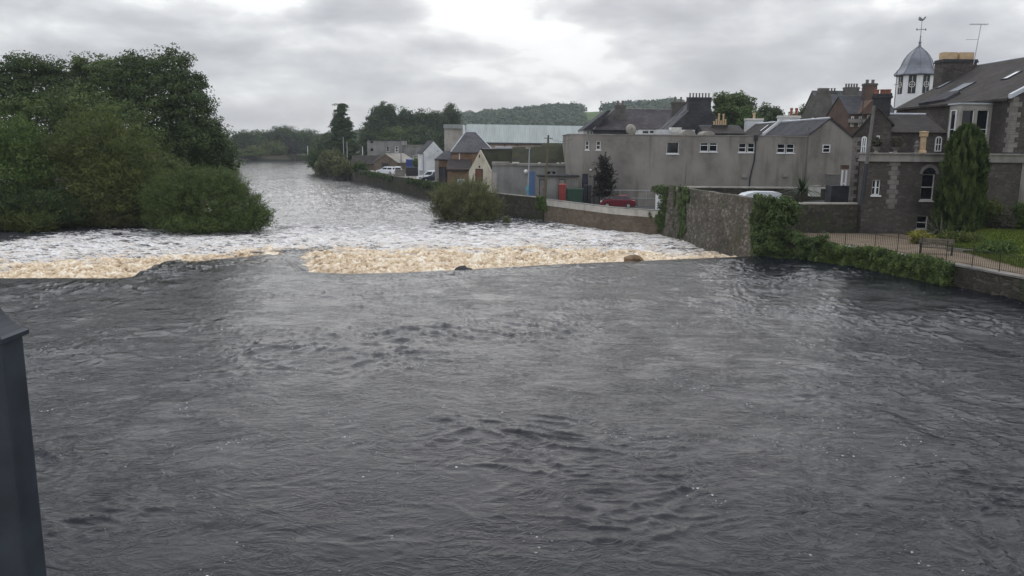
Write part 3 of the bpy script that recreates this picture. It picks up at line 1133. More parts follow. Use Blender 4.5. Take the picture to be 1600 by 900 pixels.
def skylight(parent, c, ux, uy, w, h, M=None):
    """roof window on a slope: c centre, ux along the eave, uy up the slope"""
    ux, uy = Vector(ux).normalized(), Vector(uy).normalized()
    nn_ = ux.cross(uy).normalized()
    if nn_.z < 0:
        nn_ = -nn_
    def q(a, b, t):
        return Vector(c) + ux * a + uy * b + nn_ * t
    m = MB(M)
    def slab(a0, a1, b0, b1, t0, t1, mm):
        mm.add([q(a0, b0, t0), q(a1, b0, t0), q(a1, b1, t0), q(a0, b1, t0), q(a0, b0, t1), q(a1, b0, t1), q(a1, b1, t1), q(a0, b1, t1)],
               [(3, 2, 1, 0), (4, 5, 6, 7), (0, 1, 5, 4), (1, 2, 6, 5), (2, 3, 7, 6), (3, 0, 4, 7)])
    f = .07
    slab(-w / 2, w / 2, -h / 2, -h / 2 + f, -.05, .09, m)
    slab(-w / 2, w / 2, h / 2 - f, h / 2, -.05, .09, m)
    slab(-w / 2, -w / 2 + f, -h / 2 + f, h / 2 - f, -.05, .088, m)
    slab(w / 2 - f, w / 2, -h / 2 + f, h / 2 - f, -.05, .088, m)
    s = m.build('skylight', MT['dark'], parent)
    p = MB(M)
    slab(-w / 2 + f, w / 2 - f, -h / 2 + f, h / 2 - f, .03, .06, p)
    p.build('pane', MT['skypaint_glass'], s)


def downpipe(parent, x, y, z0, z1, mat='pipe', r=.06, M=None, name='downpipe'):
    m = MB(M)
    m.tube((x, y, z0), (x, y, z1), r, None, 8)
    m.box(x - .13, x + .13, y - .1, y + .1, z1 - .02, z1 + .22)
    return m.build(name, MT[mat], parent)


def door(parent, x0, x1, y, z0, z1, mat, M=None, name='door', frame='dark', label=None):
    m = MB(M)
    m.box(x0, x1, y - .05, y + .02, z0, z1)
    for k in range(2):
        a = z0 + (z1 - z0) * (.08 + .46 * k)
        m.box(x0 + .12, x1 - .12, y - .07, y + .02, a, a + (z1 - z0) * .38)
    d = m.build(name, MT[mat], parent, label=label)
    m = MB(M)
    m.box(x0 - .09, x0 - .002, y - .08, y + .02, z0, z1 + .09)
    m.box(x1 + .002, x1 + .09, y - .08, y + .02, z0, z1 + .09)
    m.box(x0 - .01, x1 + .01, y - .078, y + .02, z1 + .002, z1 + .09)
    m.build('frame', MT[frame], d)
    return d


# ================================================================== big grey harled block
YB = 96.0
def bx(px): return XX(px, YB, 250)
def bz(py, px=1000): return ZZ(px, py, YB)
gx0, gx1, gtop = bx(889), bx(1262), bz(211.5, 1000)
B = thing('harled_building', 'long flat-topped grey harled two-storey building with small upper windows behind the car park', 'building', ((gx0 + gx1) / 2, YB + 5, .4))
wins = [(909, 914, 221, 234, 'blind'), (914, 920, 220, 234, 's'), (931, 938, 220, 234, 's'), (1041, 1060, 222, 240, 'b'), (1093, 1106, 222.5, 237, 't'), (1107, 1120, 222.5, 237, 't'),
        (1153, 1165, 223.5, 238, 's'), (1167, 1178, 223.5, 238, 's'), (1213, 1226, 224.5, 239, 's'), (1227.5, 1240, 224.5, 239, 's')]
wins = wins[1:]
holes = [(bx(a), bx(b), bz(d, a), bz(c, a)) for a, b, c, d, s in wins]
dh = [(bx(910.5), bx(919.5), .45, bz(271.5, 915)), (bx(930), bx(937.5), .45, bz(274, 933))]
wall_box(B, gx0, gx1, YB, YB + 13, .3, gtop, 'harl', holes + [dh[0]])
for h, ww in zip(holes, wins):
    opening(B, h[0], h[1], YB, h[2], h[3], style={'s': 'sash', 'b': 'none', 't': 'top'}[ww[4]], fw=.085 if ww[4] != 'b' else .07)
d_ = door(B, dh[0][0] + .1, dh[0][1] - .1, YB + .2, .45, dh[0][3] - .1, 'navy', label='dark blue door')
d_ = door(B, dh[1][0], dh[1][1], YB - .02, .45, dh[1][3], 'woodgrey', label='grey-brown door')
m = MB()
m.box(gx0 - .06, gx1 - .02, YB - .07, YB + .25, gtop + .003, gtop + .12)
m.box(gx0 - .06, gx0 + .25, YB + .25, YB + 13, gtop + .004, gtop + .118)
m.build('coping', MT['band'], B)
m = MB()   # blocked-up window, shallow recess outline
bwx0, bwx1, bwz0, bwz1 = bx(896.5), bx(902.5), bz(234, 900), bz(221, 900)
for q in ((bwx0, bwx0 + .05, bwz0, bwz1), (bwx1 - .05, bwx1, bwz0, bwz1), (bwx0, bwx1, bwz1, bwz1 + .05), (bwx0 - .05, bwx1 + .05, bwz0 - .09, bwz0)):
    m.box(q[0], q[1], YB - .03, YB + .05, q[2], q[3])
m.build('blocked_window', MT['concrete'], B)
m = MB()
xp = bx(1177)
m.path([(xp + .12, YB - .1, gtop + .05), (xp + .1, YB - .1, 5.8), (xp - .15, YB - .1, 4.6), (xp - .28, YB - .1, 3.8), (xp - .32, YB - .1, 2.6)], [.085] * 5, 8)
m.box(xp - .1, xp + .35, YB - .22, YB - .01, gtop - .5, gtop + .15)
m.build('downpipe', MT['dark'], B)
m = MB()
m.tube((bx(1072), YB - .03, 2.6), (bx(1073), YB - .03, 5.5), .035, .02, 6)
m.build('cable', MT['pipe'], B)
for a, b_, c in ((1160, 1168, 272), (1225, 1232, 271)):
    m = MB()
    m.box(bx(a), bx(b_), YB - .16, YB + .01, bz(c + 6, a), bz(c, a))
    m.box(bx(a) + .05, bx(b_) - .05, YB - .19, YB + .01, bz(c + 5, a), bz(c + 1, a))
    m.build('vent_box', MT['concrete'], B)
m = MB()
m.lathe([(.05, 0), (.13, .06), (.14, .16), (.06, .22)], (bx(923), YB - .22, bz(267, 923)), 10)
m.tube((bx(923), YB - .2, bz(267, 923) + .15), (bx(923), YB + .02, bz(267, 923) + .2), .02)
m.build('wall_lamp', MT['lampglass'], B)
# roof lights and white plant room on the flat roof
for pa, pb, pc in ((1064, 1086, 203.5), (1096, 1116, 205.5)):
    rl = MB()
    cx, ww, y_ = (XX(pa, 99) + XX(pb, 99)) / 2, (XX(pb, 99) - XX(pa, 99)) / 2, 99.0
    rl.prism([(cx + ww * math.cos(a), gtop + .09 + (ZZ(pa, pc, 99) - gtop) * math.sin(a)) for a in [math.pi * k / 8 for k in range(9)]], y_, y_ + 3)
    rl.build('roof_light', MT['concrete'], B)

dish = thing('satellite_dish', 'round dull satellite dish standing on the flat roof edge of the grey building', 'satellite dish', (XX(986, 97.5), 97.5, gtop + .1))
dc = at(986, 202.5, 97.5)
m = MB(Matrix.Translation(dc) @ Matrix.Rotation(math.radians(75), 4, 'X') @ Matrix.Rotation(math.radians(14), 4, 'Y'))
m.lathe([(.02, .16), (.3, .12), (.5, .05), (.66, -.04), (.68, -.04), (.52, .09), (.3, .17), (.02, .2)], (0, 0, 0), 24)
m.build('reflector', MT['concrete'], dish, smooth=True)
m = MB()
m.tube((dc.x, dc.y + .25, gtop + .1), (dc.x, dc.y + .25, dc.z), .05)
m.tube((dc.x, dc.y + .25, dc.z - .3), (dc.x, dc.y - .55, dc.z + .1), .02)
m.build('mast', MT['pipe'], dish)
m = MB()
m.box(dc.x - .06, dc.x + .06, dc.y - .66, dc.y - .5, dc.z + .04, dc.z + .18)
m.build('receiver', MT['pipe'], dish)

# white low flat-roofed block behind the parapet
PY = 112.0
PR = thing('white_flat_building', 'low white flat-roofed block just above the grey parapet before the steep gable', 'building', (XX(1040, PY), PY + 2, 1.5))
wx0, wx1 = XX(998, PY), XX(1084, PY)
wz = ZZ(1040, 202.5, PY)
hh = [(XX(1003, PY), XX(1012, PY), wz - .55, wz - .2), (XX(1014, PY), XX(1020, PY), wz - .5, wz - .2)]
wall_box(PR, wx0, wx1, PY, PY + 4, 1.2, wz, 'white_wall', hh)
for h in hh:
    opening(PR, *h[:2], PY, *h[2:], style='none', fmat='pipe', fw=.04, sill=False)
m = MB()
m.box(XX(1047, PY), XX(1063, PY), PY - .15, PY + 1.6, wz - .4, ZZ(1055, 199, PY))
m.build('roof_tank', MT['offwhite'], PR)
m = MB()
m.box(wx0 - .1, XX(1024, PY), PY - .1, PY + 4, wz + .003, wz + .09)
m.build('coping', MT['dark'], PR)

# ================================================================== pitched row to the east of the block (gable faces the river)
R3 = thing('gabled_annex', 'grey harled gable end with one small white window beside the stone villa', 'building', (bx(1295), YB + 8, .4))
ga, gb = bx(1262), bx(1334)
ax = bx(1292)
ze, zr = bz(211.5, 1262), bz(187, 1292)
m = MB()
zeR = bz(219, 1333)
y1 = 113.0
m.prism([(ga, .3), (gb, .3), (gb, zeR), (ax, zr), (ga, ze)], YB + .02, y1, 'y')
m.build('wall', MT['harl'], R3)
m = MB()
e = .02
m.prism([(ga - .15, ze + e - .1), (ax, zr + e), (gb + .1, zeR + e - .1), (gb + .1, zeR + e + .06), (ax, zr + e + .16), (ga - .15, ze + e + .08)], YB - .08, y1 + .1, 'y')
rf = m.build('roof', MT['slate'], R3)
m = MB()
m.path([(ax, YB, zr + .2), (ax, y1, zr + .2)], [.13, .13], 6)
m.build('ridge', MT['leadlight'], rf)
m = MB()
m.prism([(ax + .1, zr + .17), (gb + .15, zeR + .07), (gb + .15, zeR + .22), (ax + .1, zr + .33)], YB - .12, YB + .25, 'y')
m.build('verge', MT['red_stone'], R3)
proud_window(R3, bx(1283.5), bx(1295.5), YB + .02, bz(238.5, 1290), bz(226, 1290), fw=.09)
downpipe(R3, bx(1260), YB - .08, 2.4, bz(203, 1260), 'pipe', .07)
# white chimney at far end of the annex ridge
chimney(R3, XX(1214, 113.3), XX(1246, 113.3), 113.1, 114.2, 7.5, ZZ(1230, 180.5, 113.3), 'white_wall', 0, cap='offwhite', label='white painted chimney')
m = MB()
cpx = XX(1236, 113.6)
m.lathe([(.2, 0), (.17, .7), (.22, .75), (.2, 1.05)], (cpx - .35, 113.6, ZZ(1230, 180.5, 113.3) - .01), 10)
m.build('chimney_pot', MT['pot_red'], R3)
m = MB()
m.lathe([(.2, 0), (.17, .7), (.22, .75), (.2, 1.05)], (cpx + .35, 113.6, ZZ(1230, 180.5, 113.3) - .01), 10)
m.build('chimney_pot', MT['pot_red'], R3)
m = MB()
m.prism([(ga - .25, ze + .12), (ax - .3, zr + .1), (ax - .3, zr + .5), (ga - .25, ze + .5)], 112.9, 113.5, 'y')
m.build('skew', MT['white_wall'], R3)

R2 = thing('slate_cottage', 'slate roofed cottage with a thin skylight and two white end chimneys over the grey block', 'house', (37, 119, 1.5))
qa, qr = XX(1185, 113.8), XX(1211, 113.8)
qz, qzr = ZZ(1185, 213, 113.8), ZZ(1211, 192, 113.8)
gable_block(R2, qa, 2 * qr - qa, 114.3, 123.5, 1.2, qz, qzr, 'white_wall', 'y')
gable_roof(R2, qa, 2 * qr - qa, 114.3, 123.5, qz, qzr, 'slate_brown', 'y', over=.3, verge=.05, ridge='leadlight')
chimney(R2, XX(1163, 123.8), XX(1189, 123.8), 123.6, 124.8, 6, ZZ(1175, 185, 123.8), 'white_wall', 1, .85, .22, 'pot_buff', 'offwhite')
sl_u = Vector((qr - qa, 0, qzr - qz)).normalized()
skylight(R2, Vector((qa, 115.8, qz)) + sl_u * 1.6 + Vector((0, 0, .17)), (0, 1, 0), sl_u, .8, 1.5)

# ================================================================== steep dark gable with three skylights
DG = thing('steep_slate_house', 'tall house with steep grey slate roof, three skylights and a dark blank gable', 'house', (27, 121, 1.5))
DY = 118.0
dx0, dxa, dx1 = XX(1043, DY), XX(1090, DY), XX(1136, DY)
dze, dzr = ZZ(1043, 204, DY), ZZ(1090, 157, DY)
gable_block(DG, dx0, dx1, DY, DY + 8.5, 1.2, dze, dzr, 'dark_stone', 'y', apex=dxa)
gable_roof(DG, dx0, dx1, DY, DY + 8.5, dze, dzr, 'slate_pale', 'y', over=.15, verge=.05, apex=dxa)
chimney(DG, XX(1073, DY), XX(1107, DY), DY - .08, DY + 1.3, ZZ(1073, 185, DY), ZZ(1090, 152, DY), 'dark_stone', 7, .62, .13, 'pot_grey', 'dark_stone')
chimney(DG, XX(1047, DY + 8.6), XX(1076, DY + 8.6), DY + 8.55, DY + 9.8, 9, ZZ(1060, 159, DY + 8.6), 'grey_stone', 3, .75, .16, 'pot_grey', 'grey_stone')
su = Vector((dxa - dx0, 0, dzr - dze)).normalized()
LN = (dxa - dx0) / su.x
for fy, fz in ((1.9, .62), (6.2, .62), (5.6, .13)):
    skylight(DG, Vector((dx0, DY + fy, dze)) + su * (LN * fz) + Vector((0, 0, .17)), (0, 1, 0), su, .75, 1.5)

# ================================================================== hipped slate roof block
HB = thing('hipped_slate_building', 'wide stone building with a stained hipped slate roof, stubby chimney and white end wall', 'building', (20, 140, 1.5))
HY = 135.0
hx0, hx1 = XX(927, HY), XX(1078, HY)
hze, hzr = ZZ(930, 203, HY), ZZ(1000, 171, HY + 7)
wall_box(HB, hx0, hx1, HY, HY + 14, 1.2, hze, 'dark_stone')
hip_roof(HB, hx0, hx1, HY, HY + 14, hze, hzr, XX(957, HY + 7), XX(1076, HY + 7), 'slate_purple', ry=HY + 7, ridge='band')
wall_box(HB, XX(911, HY + 1), hx0 - .02, HY + 1, HY + 13, 1.2, hze + .1, 'white_wall', [(XX(916.5, HY + 1), XX(920, HY + 1), hze - 1.2, hze - .2), (XX(922, HY + 1), XX(924.7, HY + 1), hze - 1.2, hze - .2)], label='white rendered end wall')
opening(HB, XX(916.5, HY + 1), XX(920, HY + 1), HY + 1, hze - 1.2, hze - .2, fw=.05, sill=False)
opening(HB, XX(922, HY + 1), XX(924.7, HY + 1), HY + 1, hze - 1.2, hze - .2, fw=.05, sill=False)
m = MB()
m.prism([(XX(909, HY + 1), hze), (XX(929, HY + 1), hze), (XX(952, HY + 1), hzr - .5), (XX(948, HY + 1), hzr - .4)], HY + .5, HY + 12, 'y')
m.build('lean_roof', MT['slate'], HB)
chimney(HB, XX(960, HY + 3), XX(975, HY + 3), HY + 3, HY + 4.6, hze, ZZ(967, 164, HY + 3), 'grey_stone', 2, .75, .22, 'pot_grey', 'grey_stone')

BP = thing('chimneyed_slate_roof', 'low dark slate roof with a brick stack of six buff chimney pots', 'house', (32, 110, 1.5))
bY = 110.0
gable_block(BP, XX(1100, bY), XX(1162, bY), bY, bY + 7, 1.2, ZZ(1120, 209, bY), ZZ(1120, 198.5, bY + 3.5), 'dark_stone', 'x')
gable_roof(BP, XX(1100, bY), XX(1162, bY), bY, bY + 7, ZZ(1120, 209, bY), ZZ(1120, 198.5, bY + 3.5), 'slate_brown', 'x', ridge='dark')
chimney(BP, XX(1113, bY + 2), XX(1134, bY + 2), bY + 2, bY + 3, 8, ZZ(1120, 195, bY + 2), 'red_stone', 6, .8, .14, 'pot_buff', 'dark_stone', heights=[.5, .75, 1.55, .6, 1.5, .75])

# ================================================================== sandstone town buildings further back
T1 = thing('crow_stepped_building', 'tall grey sandstone building with a stepped gable and steep slate roof under chimneys', 'building', (60, 158, 2))
TY = 152.0
def tx(p): return XX(p, TY, 160)
def tz(p, x=1300): return ZZ(x, p, TY)
m = MB()
apx = tx(1286)
st = []
nst = 8
x0s, z0s, zt = tx(1262), tz(196), tz(142)
pts = [(x0s, 2)]
for i in range(nst):
    xa = x0s + (apx - .8 - x0s) * i / nst
    xb = x0s + (apx - .8 - x0s) * (i + 1) / nst
    zc = z0s + (zt - z0s) * (i + 1) / nst
    pts += [(xa, zc), (xb, zc)]
pts += [(apx - .8, zt + .5), (apx + .8, zt + .5)]
for i in range(nst):
    k = nst - 1 - i
    xa = apx + .8 + (tx(1312) - apx - .8) * i / nst
    xb = apx + .8 + (tx(1312) - apx - .8) * (i + 1) / nst
    zc = z0s + (zt - z0s) * (k + 1) / nst
    pts += [(xa, zc), (xb, zc)]
pts += [(tx(1312), 2)]
m.prism(pts, TY, TY + 1.2, 'y')
m.build('gable', MT['grey_stone'], T1)
gable_block(T1, tx(1290), tx(1395), TY + 1.2, TY + 13, 2, tz(183), ZZ(1340, 144, TY + 7), 'grey_stone', 'x')
gable_roof(T1, tx(1290), tx(1396), TY + 1.2, TY + 13, tz(183), ZZ(1340, 144, TY + 7), 'slate_pale', 'x', ridge='dark')
def tchim(a, b, top, y, n, z0):
    chimney(T1, XX(a, y, 150), XX(b, y, 150), y, y + 1.4, z0, ZZ(a, top, y), 'grey_stone', n, .7, .2, 'pot_grey', 'grey_stone')
tchim(1289, 1308, 143, TY + 6.5, 4, 12)
tchim(1321, 1342, 136, TY + 5.5, 5, 12)
tchim(1385, 1393, 145, TY + 6, 3, 14)
for p in (1270, 1278, 1290, 1300):
    proud_window(T1, tx(p), tx(p + 3.2), TY, tz(193), tz(184), fw=.12, fmat='offwhite')

T2 = thing('red_sandstone_building', 'red sandstone building with dormers, slate slopes and a two-pot stack behind the grey gable', 'building', (54, 132, 2))
UY = 130.0
def ux_(p): return XX(p, UY, 180)
def uz(p, x=1340): return ZZ(x, p, UY)
gable_block(T2, ux_(1326), ux_(1400), UY, UY + 9, 1.5, uz(178), ZZ(1340, 152, UY + 4.5), 'red_stone', 'x')
gable_roof(T2, ux_(1326), ux_(1400), UY, UY + 9, uz(178), ZZ(1340, 152, UY + 4.5), 'slate', 'x', ridge='dark')
m = MB()
m.prism([(ux_(1338), uz(178)), (ux_(1378), uz(178)), (ux_(1358), uz(156))], UY - .9, UY + 4, 'y')
m.build('dormer_gable', MT['red_stone'], T2)
m = MB()
m.box(ux_(1326), ux_(1352), UY - .8, UY - .02, uz(192), uz(186))
m.build('ledge', MT['quoin'], T2)
chimney(T2, ux_(1362), ux_(1380), UY + 3, UY + 4.5, uz(160), ZZ(1370, 130, UY + 3), 'red_stone', 2, .6, .28, 'pot_grey', 'grey_stone')
for p, q in ((1330, 188), (1342, 188), (1355, 178)):
    proud_window(T2, ux_(p), ux_(p + 4.5), UY, uz(q + 10), uz(q - 6), fw=.14, fmat='offwhite')

# ================================================================== clock tower cupola
CT = thing('bell_tower', 'white octagonal tower with dark louvred openings under a grey bell-shaped lead dome', 'tower', (XX(1433, 112, 110), 113, 1.5))
cc = at(1432, 118, 113)
mt = Matrix.Translation((cc.x, 113, 0)) @ Matrix.Rotation(math.radians(22.5 + 8), 4, 'Z')
m = MB(mt)
zb, ztw = 9.5, cc.z
rw = 2.42
m.lathe([(rw * 1.12, 1.2), (rw * 1.12, zb + .2), (rw * 1.02, zb + .5), (rw, zb + .5), (rw, ztw)], (0, 0, 0), 8, 0)
m.build('tower_wall', MT['white'], CT)
zap = ZZ(1438, 73, 113)
H = zap - ztw
prof = [(2.5, -.12), (2.85, -.02), (2.87, .08), (2.62, .10 * H), (2.3, .2 * H), (2.06, .32 * H), (1.9, .45 * H), (1.68, .58 * H), (1.38, .70 * H), (.98, .82 * H), (.5, .93 * H), (.16, H), (.12, H + .12)]
m = MB(mt)
m.lathe([(r, z + ztw) for r, z in prof], (0, 0, 0), 8, 0)
dome = m.build('dome', MT['lead'], CT)
m = MB(mt)
for i in range(8):
    a = math.pi * 2 * i / 8
    m.path([(r * 1.01 * math.cos(a), r * 1.01 * math.sin(a), z + ztw) for r, z in prof[2:-1]], [.055] * len(prof[2:-1]), 5)
m.build('rib', MT['lead'], dome)
for i in range(8):
    a = 2 * math.pi * (i + .5) / 8
    Mi = mt @ Matrix.Rotation(a + math.pi / 2, 4, 'Z')
    ap = rw * math.cos(math.pi / 8)
    lz1, lz0 = ztw - .12, ztw - 2.5
    lm = MB(Mi)
    lm.box(-.48, .48, -ap - .03, -ap + .05, lz0, lz1)
    lo = lm.build('louvre', MT['dark'], CT)
    lm = MB(Mi)
    ring = []
    for k in range(16):
        b0 = 2 * math.pi * k / 16
        ring.append((.36 * math.cos(b0), -ap - .07, (lz0 + lz1) / 2 + .36 * math.sin(b0)))
    lm.path(ring + [ring[0]], [.05] * 17, 5)
    lm.tube((0, -ap - .06, lz0 + .1), (0, -ap - .06, lz1 - .1), .035)
    lm.tube((-.4, -ap - .06, (lz0 + lz1) / 2), (.4, -ap - .06, (lz0 + lz1) / 2), .035)
    lm.build('tracery', MT['offwhite'], lo)
m = MB(Matrix.Translation((cc.x + .05, 113, zap)))
m.lathe([(.13, 0), (.22, .12), (.12, .3), (.2, .55), (.1, .75), (.06, 1.2), (.11, 1.3), (.04, 1.45), (.03, 3.45)], (0, 0, 0), 10)
m.build('finial', MT['lead'], CT)
m = MB(Matrix.Translation((cc.x + .05, 113, zap + 2.25)))
m.tube((-.6, 0, 0), (.6, 0, 0), .03)
m.tube((0, -.6, 0), (0, .6, 0), .03)
m.box(.5, .68, -.03, .03, -.12, .12)
m.box(-.68, -.5, -.03, .03, -.12, .12)
m.build('compass_arms', MT['lead'], CT)
m = MB(Matrix.Translation((cc.x + .05, 113, zap + 3.35)))
m.prism([(-.45, .12), (-.28, .02), (.12, .0), (.2, .12), (.34, .2), (.42, .42), (.52, .38), (.46, .56), (.3, .56), (.22, .34), (-.05, .3), (-.25, .5), (-.5, .55), (-.38, .36), (-.55, .3)], -.03, .03, 'y')
m.build('weathercock', MT['lead'], CT)

MT['bay_stone'] = m_render('bay_painted_stone', (.36, .34, .305), streak=.4, sc=2)
# ================================================================== stone villa by the garden
V = thing('stone_villa', 'dark whinstone villa with string course, bay window and long slate roof above the garden', 'house', (38, 68, 1.1))
VX, VY0, VY1 = 37.15, 61.0, 79.5
vze = 11.2
RX, RZ = 44.4, 15.15
m = MB()
m.prism([(VX, 1.0), (51.6, 1.0), (51.6, vze), (RX, RZ), (VX, vze)], VY0, VY1, 'y')
m.build('wall', MT['house_stone'], V)
gr = gable_roof(V, VX, 51.65, VY0, VY1, vze, RZ, 'slate_brown', 'y', over=.35, verge=-.3, th=.16, apex=RX, ridge='leadlight')
m = MB()
sv = (RZ - vze) / (RX - VX)
m.prism([(VX - .25, vze - .05), (RX, RZ + .08), (RX, RZ + .42), (VX - .25, vze + .28)], VY0 - .1, VY0 + .35, 'y')
m.prism([(RX, RZ + .08), (51.9, vze - .05), (51.9, vze + .28), (RX, RZ + .42)], VY0 - .1, VY0 + .35, 'y')
m.build('skew', MT['leadlight'], V, label='pale gable coping')
# quoins, alternately long and short
m = MB()
z = 7.2
i = 0
while z < vze - .25:
    L = .62 if i % 2 else .36
    L2 = .36 if i % 2 else .62
    m.box(VX - .035, VX + L, VY0 - .04, VY0 + L2, z, z + .36)
    z += .37
    i += 1
m.build('quoin', MT['quoin'], V)
sv_u = Vector((RX - VX, 0, RZ - vze)).normalized()
def on_slope(px, py):
    d = ray(px, py)
    nrm = Vector((0, 1, 0)).cross(sv_u)
    p0 = Vector((VX, VY0, vze + .2))
    t = (p0 - CAM).dot(nrm) / d.dot(nrm)
    return CAM + d * t
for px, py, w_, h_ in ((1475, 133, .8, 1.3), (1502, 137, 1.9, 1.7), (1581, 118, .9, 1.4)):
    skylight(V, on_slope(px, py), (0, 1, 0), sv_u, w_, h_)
m = MB()   # shallow lead-topped slab dormer
a_, b_ = on_slope(1452, 160), on_slope(1492, 147)
u_ = Vector((0, 1, 0))
nr_ = Vector((-sv_u.z, 0, sv_u.x))
vs = []
for c_, k in ((a_, .0), (b_, .0)):
    pass
dl = [a_ - sv_u * .2, a_ - sv_u * .2 + u_ * -3.4, b_ + u_ * -2.2, b_ + u_ * 1.5]
dl = [on_slope(1436, 165), on_slope(1478, 158), on_slope(1501, 146), on_slope(1478, 147)]
m.add([p - nr_ * .1 for p in dl] + [p + nr_ * .22 for p in dl], [(3, 2, 1, 0), (4, 5, 6, 7), (0, 1, 5, 4), (1, 2, 6, 5), (2, 3, 7, 6), (3, 0, 4, 7)])
m.build('low_dormer', MT['slate'], V)
# chimney at the far gable
chimney(V, XX(1469, 79.2, 100), XX(1521, 79.2, 100), 78.6, 80.2, 12.0, ZZ(1495, 93.5, 79.2), 'house_stone', 2, .68, .4, 'pot_buff', 'dark_stone', square=True)
# square bay
bx0, bx1, by0 = XX(1497, 63.6, 200), VX - .002, 63.6
bz0, bz1 = 7.0, ZZ(1505, 163, 63.6)
wA = [(bx0 + .22, bx0 + (bx1 - bx0) * .5 - .08), (bx0 + (bx1 - bx0) * .5 + .14, bx1 - .2)]
hb = [(a, b, bz0 + .45, bz1 - .4) for a, b in wA]
bay = wall_box(V, bx0, bx1, by0, by0 + 1.5, bz0, bz1, 'bay_stone', hb, name='bay_window', depth=.18)
for h in hb:
    opening(bay, h[0], h[1], by0, h[2], h[3], style='sash', depth=.18, fw=.06, sill=False, name='sash')
for k in (0,):
    yy = by0 + .35
    Mi = Matrix.Translation((bx0, yy + .8, 0)) @ Matrix.Rotation(-math.pi / 2, 4, 'Z')
    ob = proud_window(bay, 0, .8, 0, bz0 + .45, bz1 - .4, M=Mi, fw=.06, name='sash')
m = MB()
m.box(bx0 - .12, bx1 - .001, by0 - .12, by0 + 1.62, bz1 + .003, bz1 + .12)
m.build('bay_roof', MT['leadlight'], V)
# terrace block with string course
TBY = 60.0
def vx(p): return XX(p, TBY, 300)
def vz(p, x=1450): return ZZ(x, p, TBY)
tx0, tx1 = vx(1349), 46.0
ah = [(vx(1438.5), vx(1459), vz(313), vz(272)), (vx(1519), vx(1537.5), vz(306, 1520), vz(272, 1520)),
      (vx(1437), vx(1454.5), vz(358.5), vz(337)), (vx(1362), vx(1375), vz(305, 1370), vz(281, 1370))]
wall_box(V, tx0, tx1, TBY, VY0 - .02, 1.0, 6.45, 'house_stone', ah, name='terrace_wall')
wall_box(V, 29.4, VX + .3, VY0 - .01, 66.0, 1.0, 6.44, 'house_stone', name='terrace_wall')
for k, h in enumerate(ah):
    opening(V, h[0], h[1], TBY, h[2], h[3], style='sash', fmat='offwhite' if k != 3 else 'white', fw=.07, mull=1 if k in (1, 3) else 0)
    if k < 2:   # fanlight over the window
        c_, r_ = (h[0] + h[1]) / 2, (h[1] - h[0]) / 2
        ang = [math.pi * q / 10 for q in range(11)]
        m = MB()
        ring = [(c_ + (r_ + .22) * math.cos(a), h[3] + (r_ + .22) * math.sin(a)) for a in ang] + [(c_ + r_ * math.cos(a), h[3] + r_ * math.sin(a)) for a in ang[::-1]]
        m.prism(ring, TBY - .05, TBY + .03, 'y')
        m.build('arch', MT['quoin'], V)
        m = MB()
        m.prism([(c_ + r_ * math.cos(a), h[3] + r_ * math.sin(a)) for a in ang], TBY - .02, TBY + .01, 'y')
        m.build('fanlight', MT['glass'], V)
m = MB()
m.box(tx0 - .16, tx1, TBY - .16, 61.1, 6.46, 6.62)
m.box(tx0 - .10, tx1, TBY - .10, 61.05, 6.62, 7.0)
m.box(tx0 - .2, tx1, TBY - .2, 61.15, 7.0, 7.1)
m.box(29.4, VX + .2, 61.1, 66.1, 6.5, 7.08)
m.build('string_course', MT['band'], V)
m = MB()
z, i = 3.0, 0
while z < 6.3:
    L = .75 if i % 2 else .45
    m.box(vx(1394) - L * .55, vx(1394) + L * .55, TBY - .035, TBY + .05, z, z + .34)
    z += .35
    i += 1
m.build('quoin', MT['quoin'], V)
m = MB()
z, i = 1.2, 0
while z < 6.3:
    L = .35 if i % 2 else .6
    m.box(vx(1592), vx(1592) + .5 + L, TBY - .04, TBY + .05, z, z + .38)
    z += .39
    i += 1
m.build('quoin', MT['band'], V)

# wing on the terrace: gable with pointed window, slate wing
WG = thing('villa_wing', 'lower stone wing of the villa with steep gable, tall dark chimney and narrow pointed windows', 'house', (30, 67, 1.1))
wy = 62.6
wo = at(1327, 300, wy)
wrz = -math.atan2(wo.x, wo.y)
MW = Matrix.Translation((wo.x, wo.y, 0)) @ Matrix.Rotation(wrz, 4, 'Z')
def wx_(p):
    # local x where the sight line of column p meets the gable plane
    d = ray(p, 220)
    n_ = Vector((math.sin(wrz), -math.cos(wrz), 0))
    t = (Vector((wo.x, wo.y, 0)) - CAM).dot(n_) / d.dot(n_)
    q = CAM + d * t
    return (Vector((q.x, q.y, 0)) - Vector((wo.x, wo.y, 0))).length * (1 if p >= 1327 else -1)
def wz_(p, x=1365):
    L = wx_(x)
    return ZZ(x, p, wo.y + L * math.sin(wrz))
wy = 0.0
m = MB(MW)
wa, wb, wap = 0.0, wx_(1391), wx_(1368)
m.prism([(wa, .6), (wb, .6), (wb, wz_(194)), (wap, wz_(170)), (wa, wz_(212))], wy, wy + 6, 'y')
m.build('gable_wall', MT['house_stone'], WG)
m = MB(MW)
m.prism([(wa - .12, wz_(212) - .08), (wap, wz_(170) + .02), (wb + .2, wz_(194) - .15), (wb + .2, wz_(194) + .02), (wap, wz_(170) + .2), (wa - .12, wz_(212) + .08)], wy - .1, wy + 6, 'y')
m.build('roof', MT['slate_brown'], WG)
m = MB(MW)
z, i = .8, 0
while z < wz_(216):
    L = .5 if i % 2 else .3
    m.box(wa - .03, wa + L, wy - .04, wy + .3, z, z + .3)
    z += .31
    i += 1
m.build('quoin', MT['quoin'], WG)
proud_window(WG, wx_(1346), wx_(1354.5), wy, wz_(243, 1350), wz_(213, 1350), M=MW, fw=.1, arch=True)
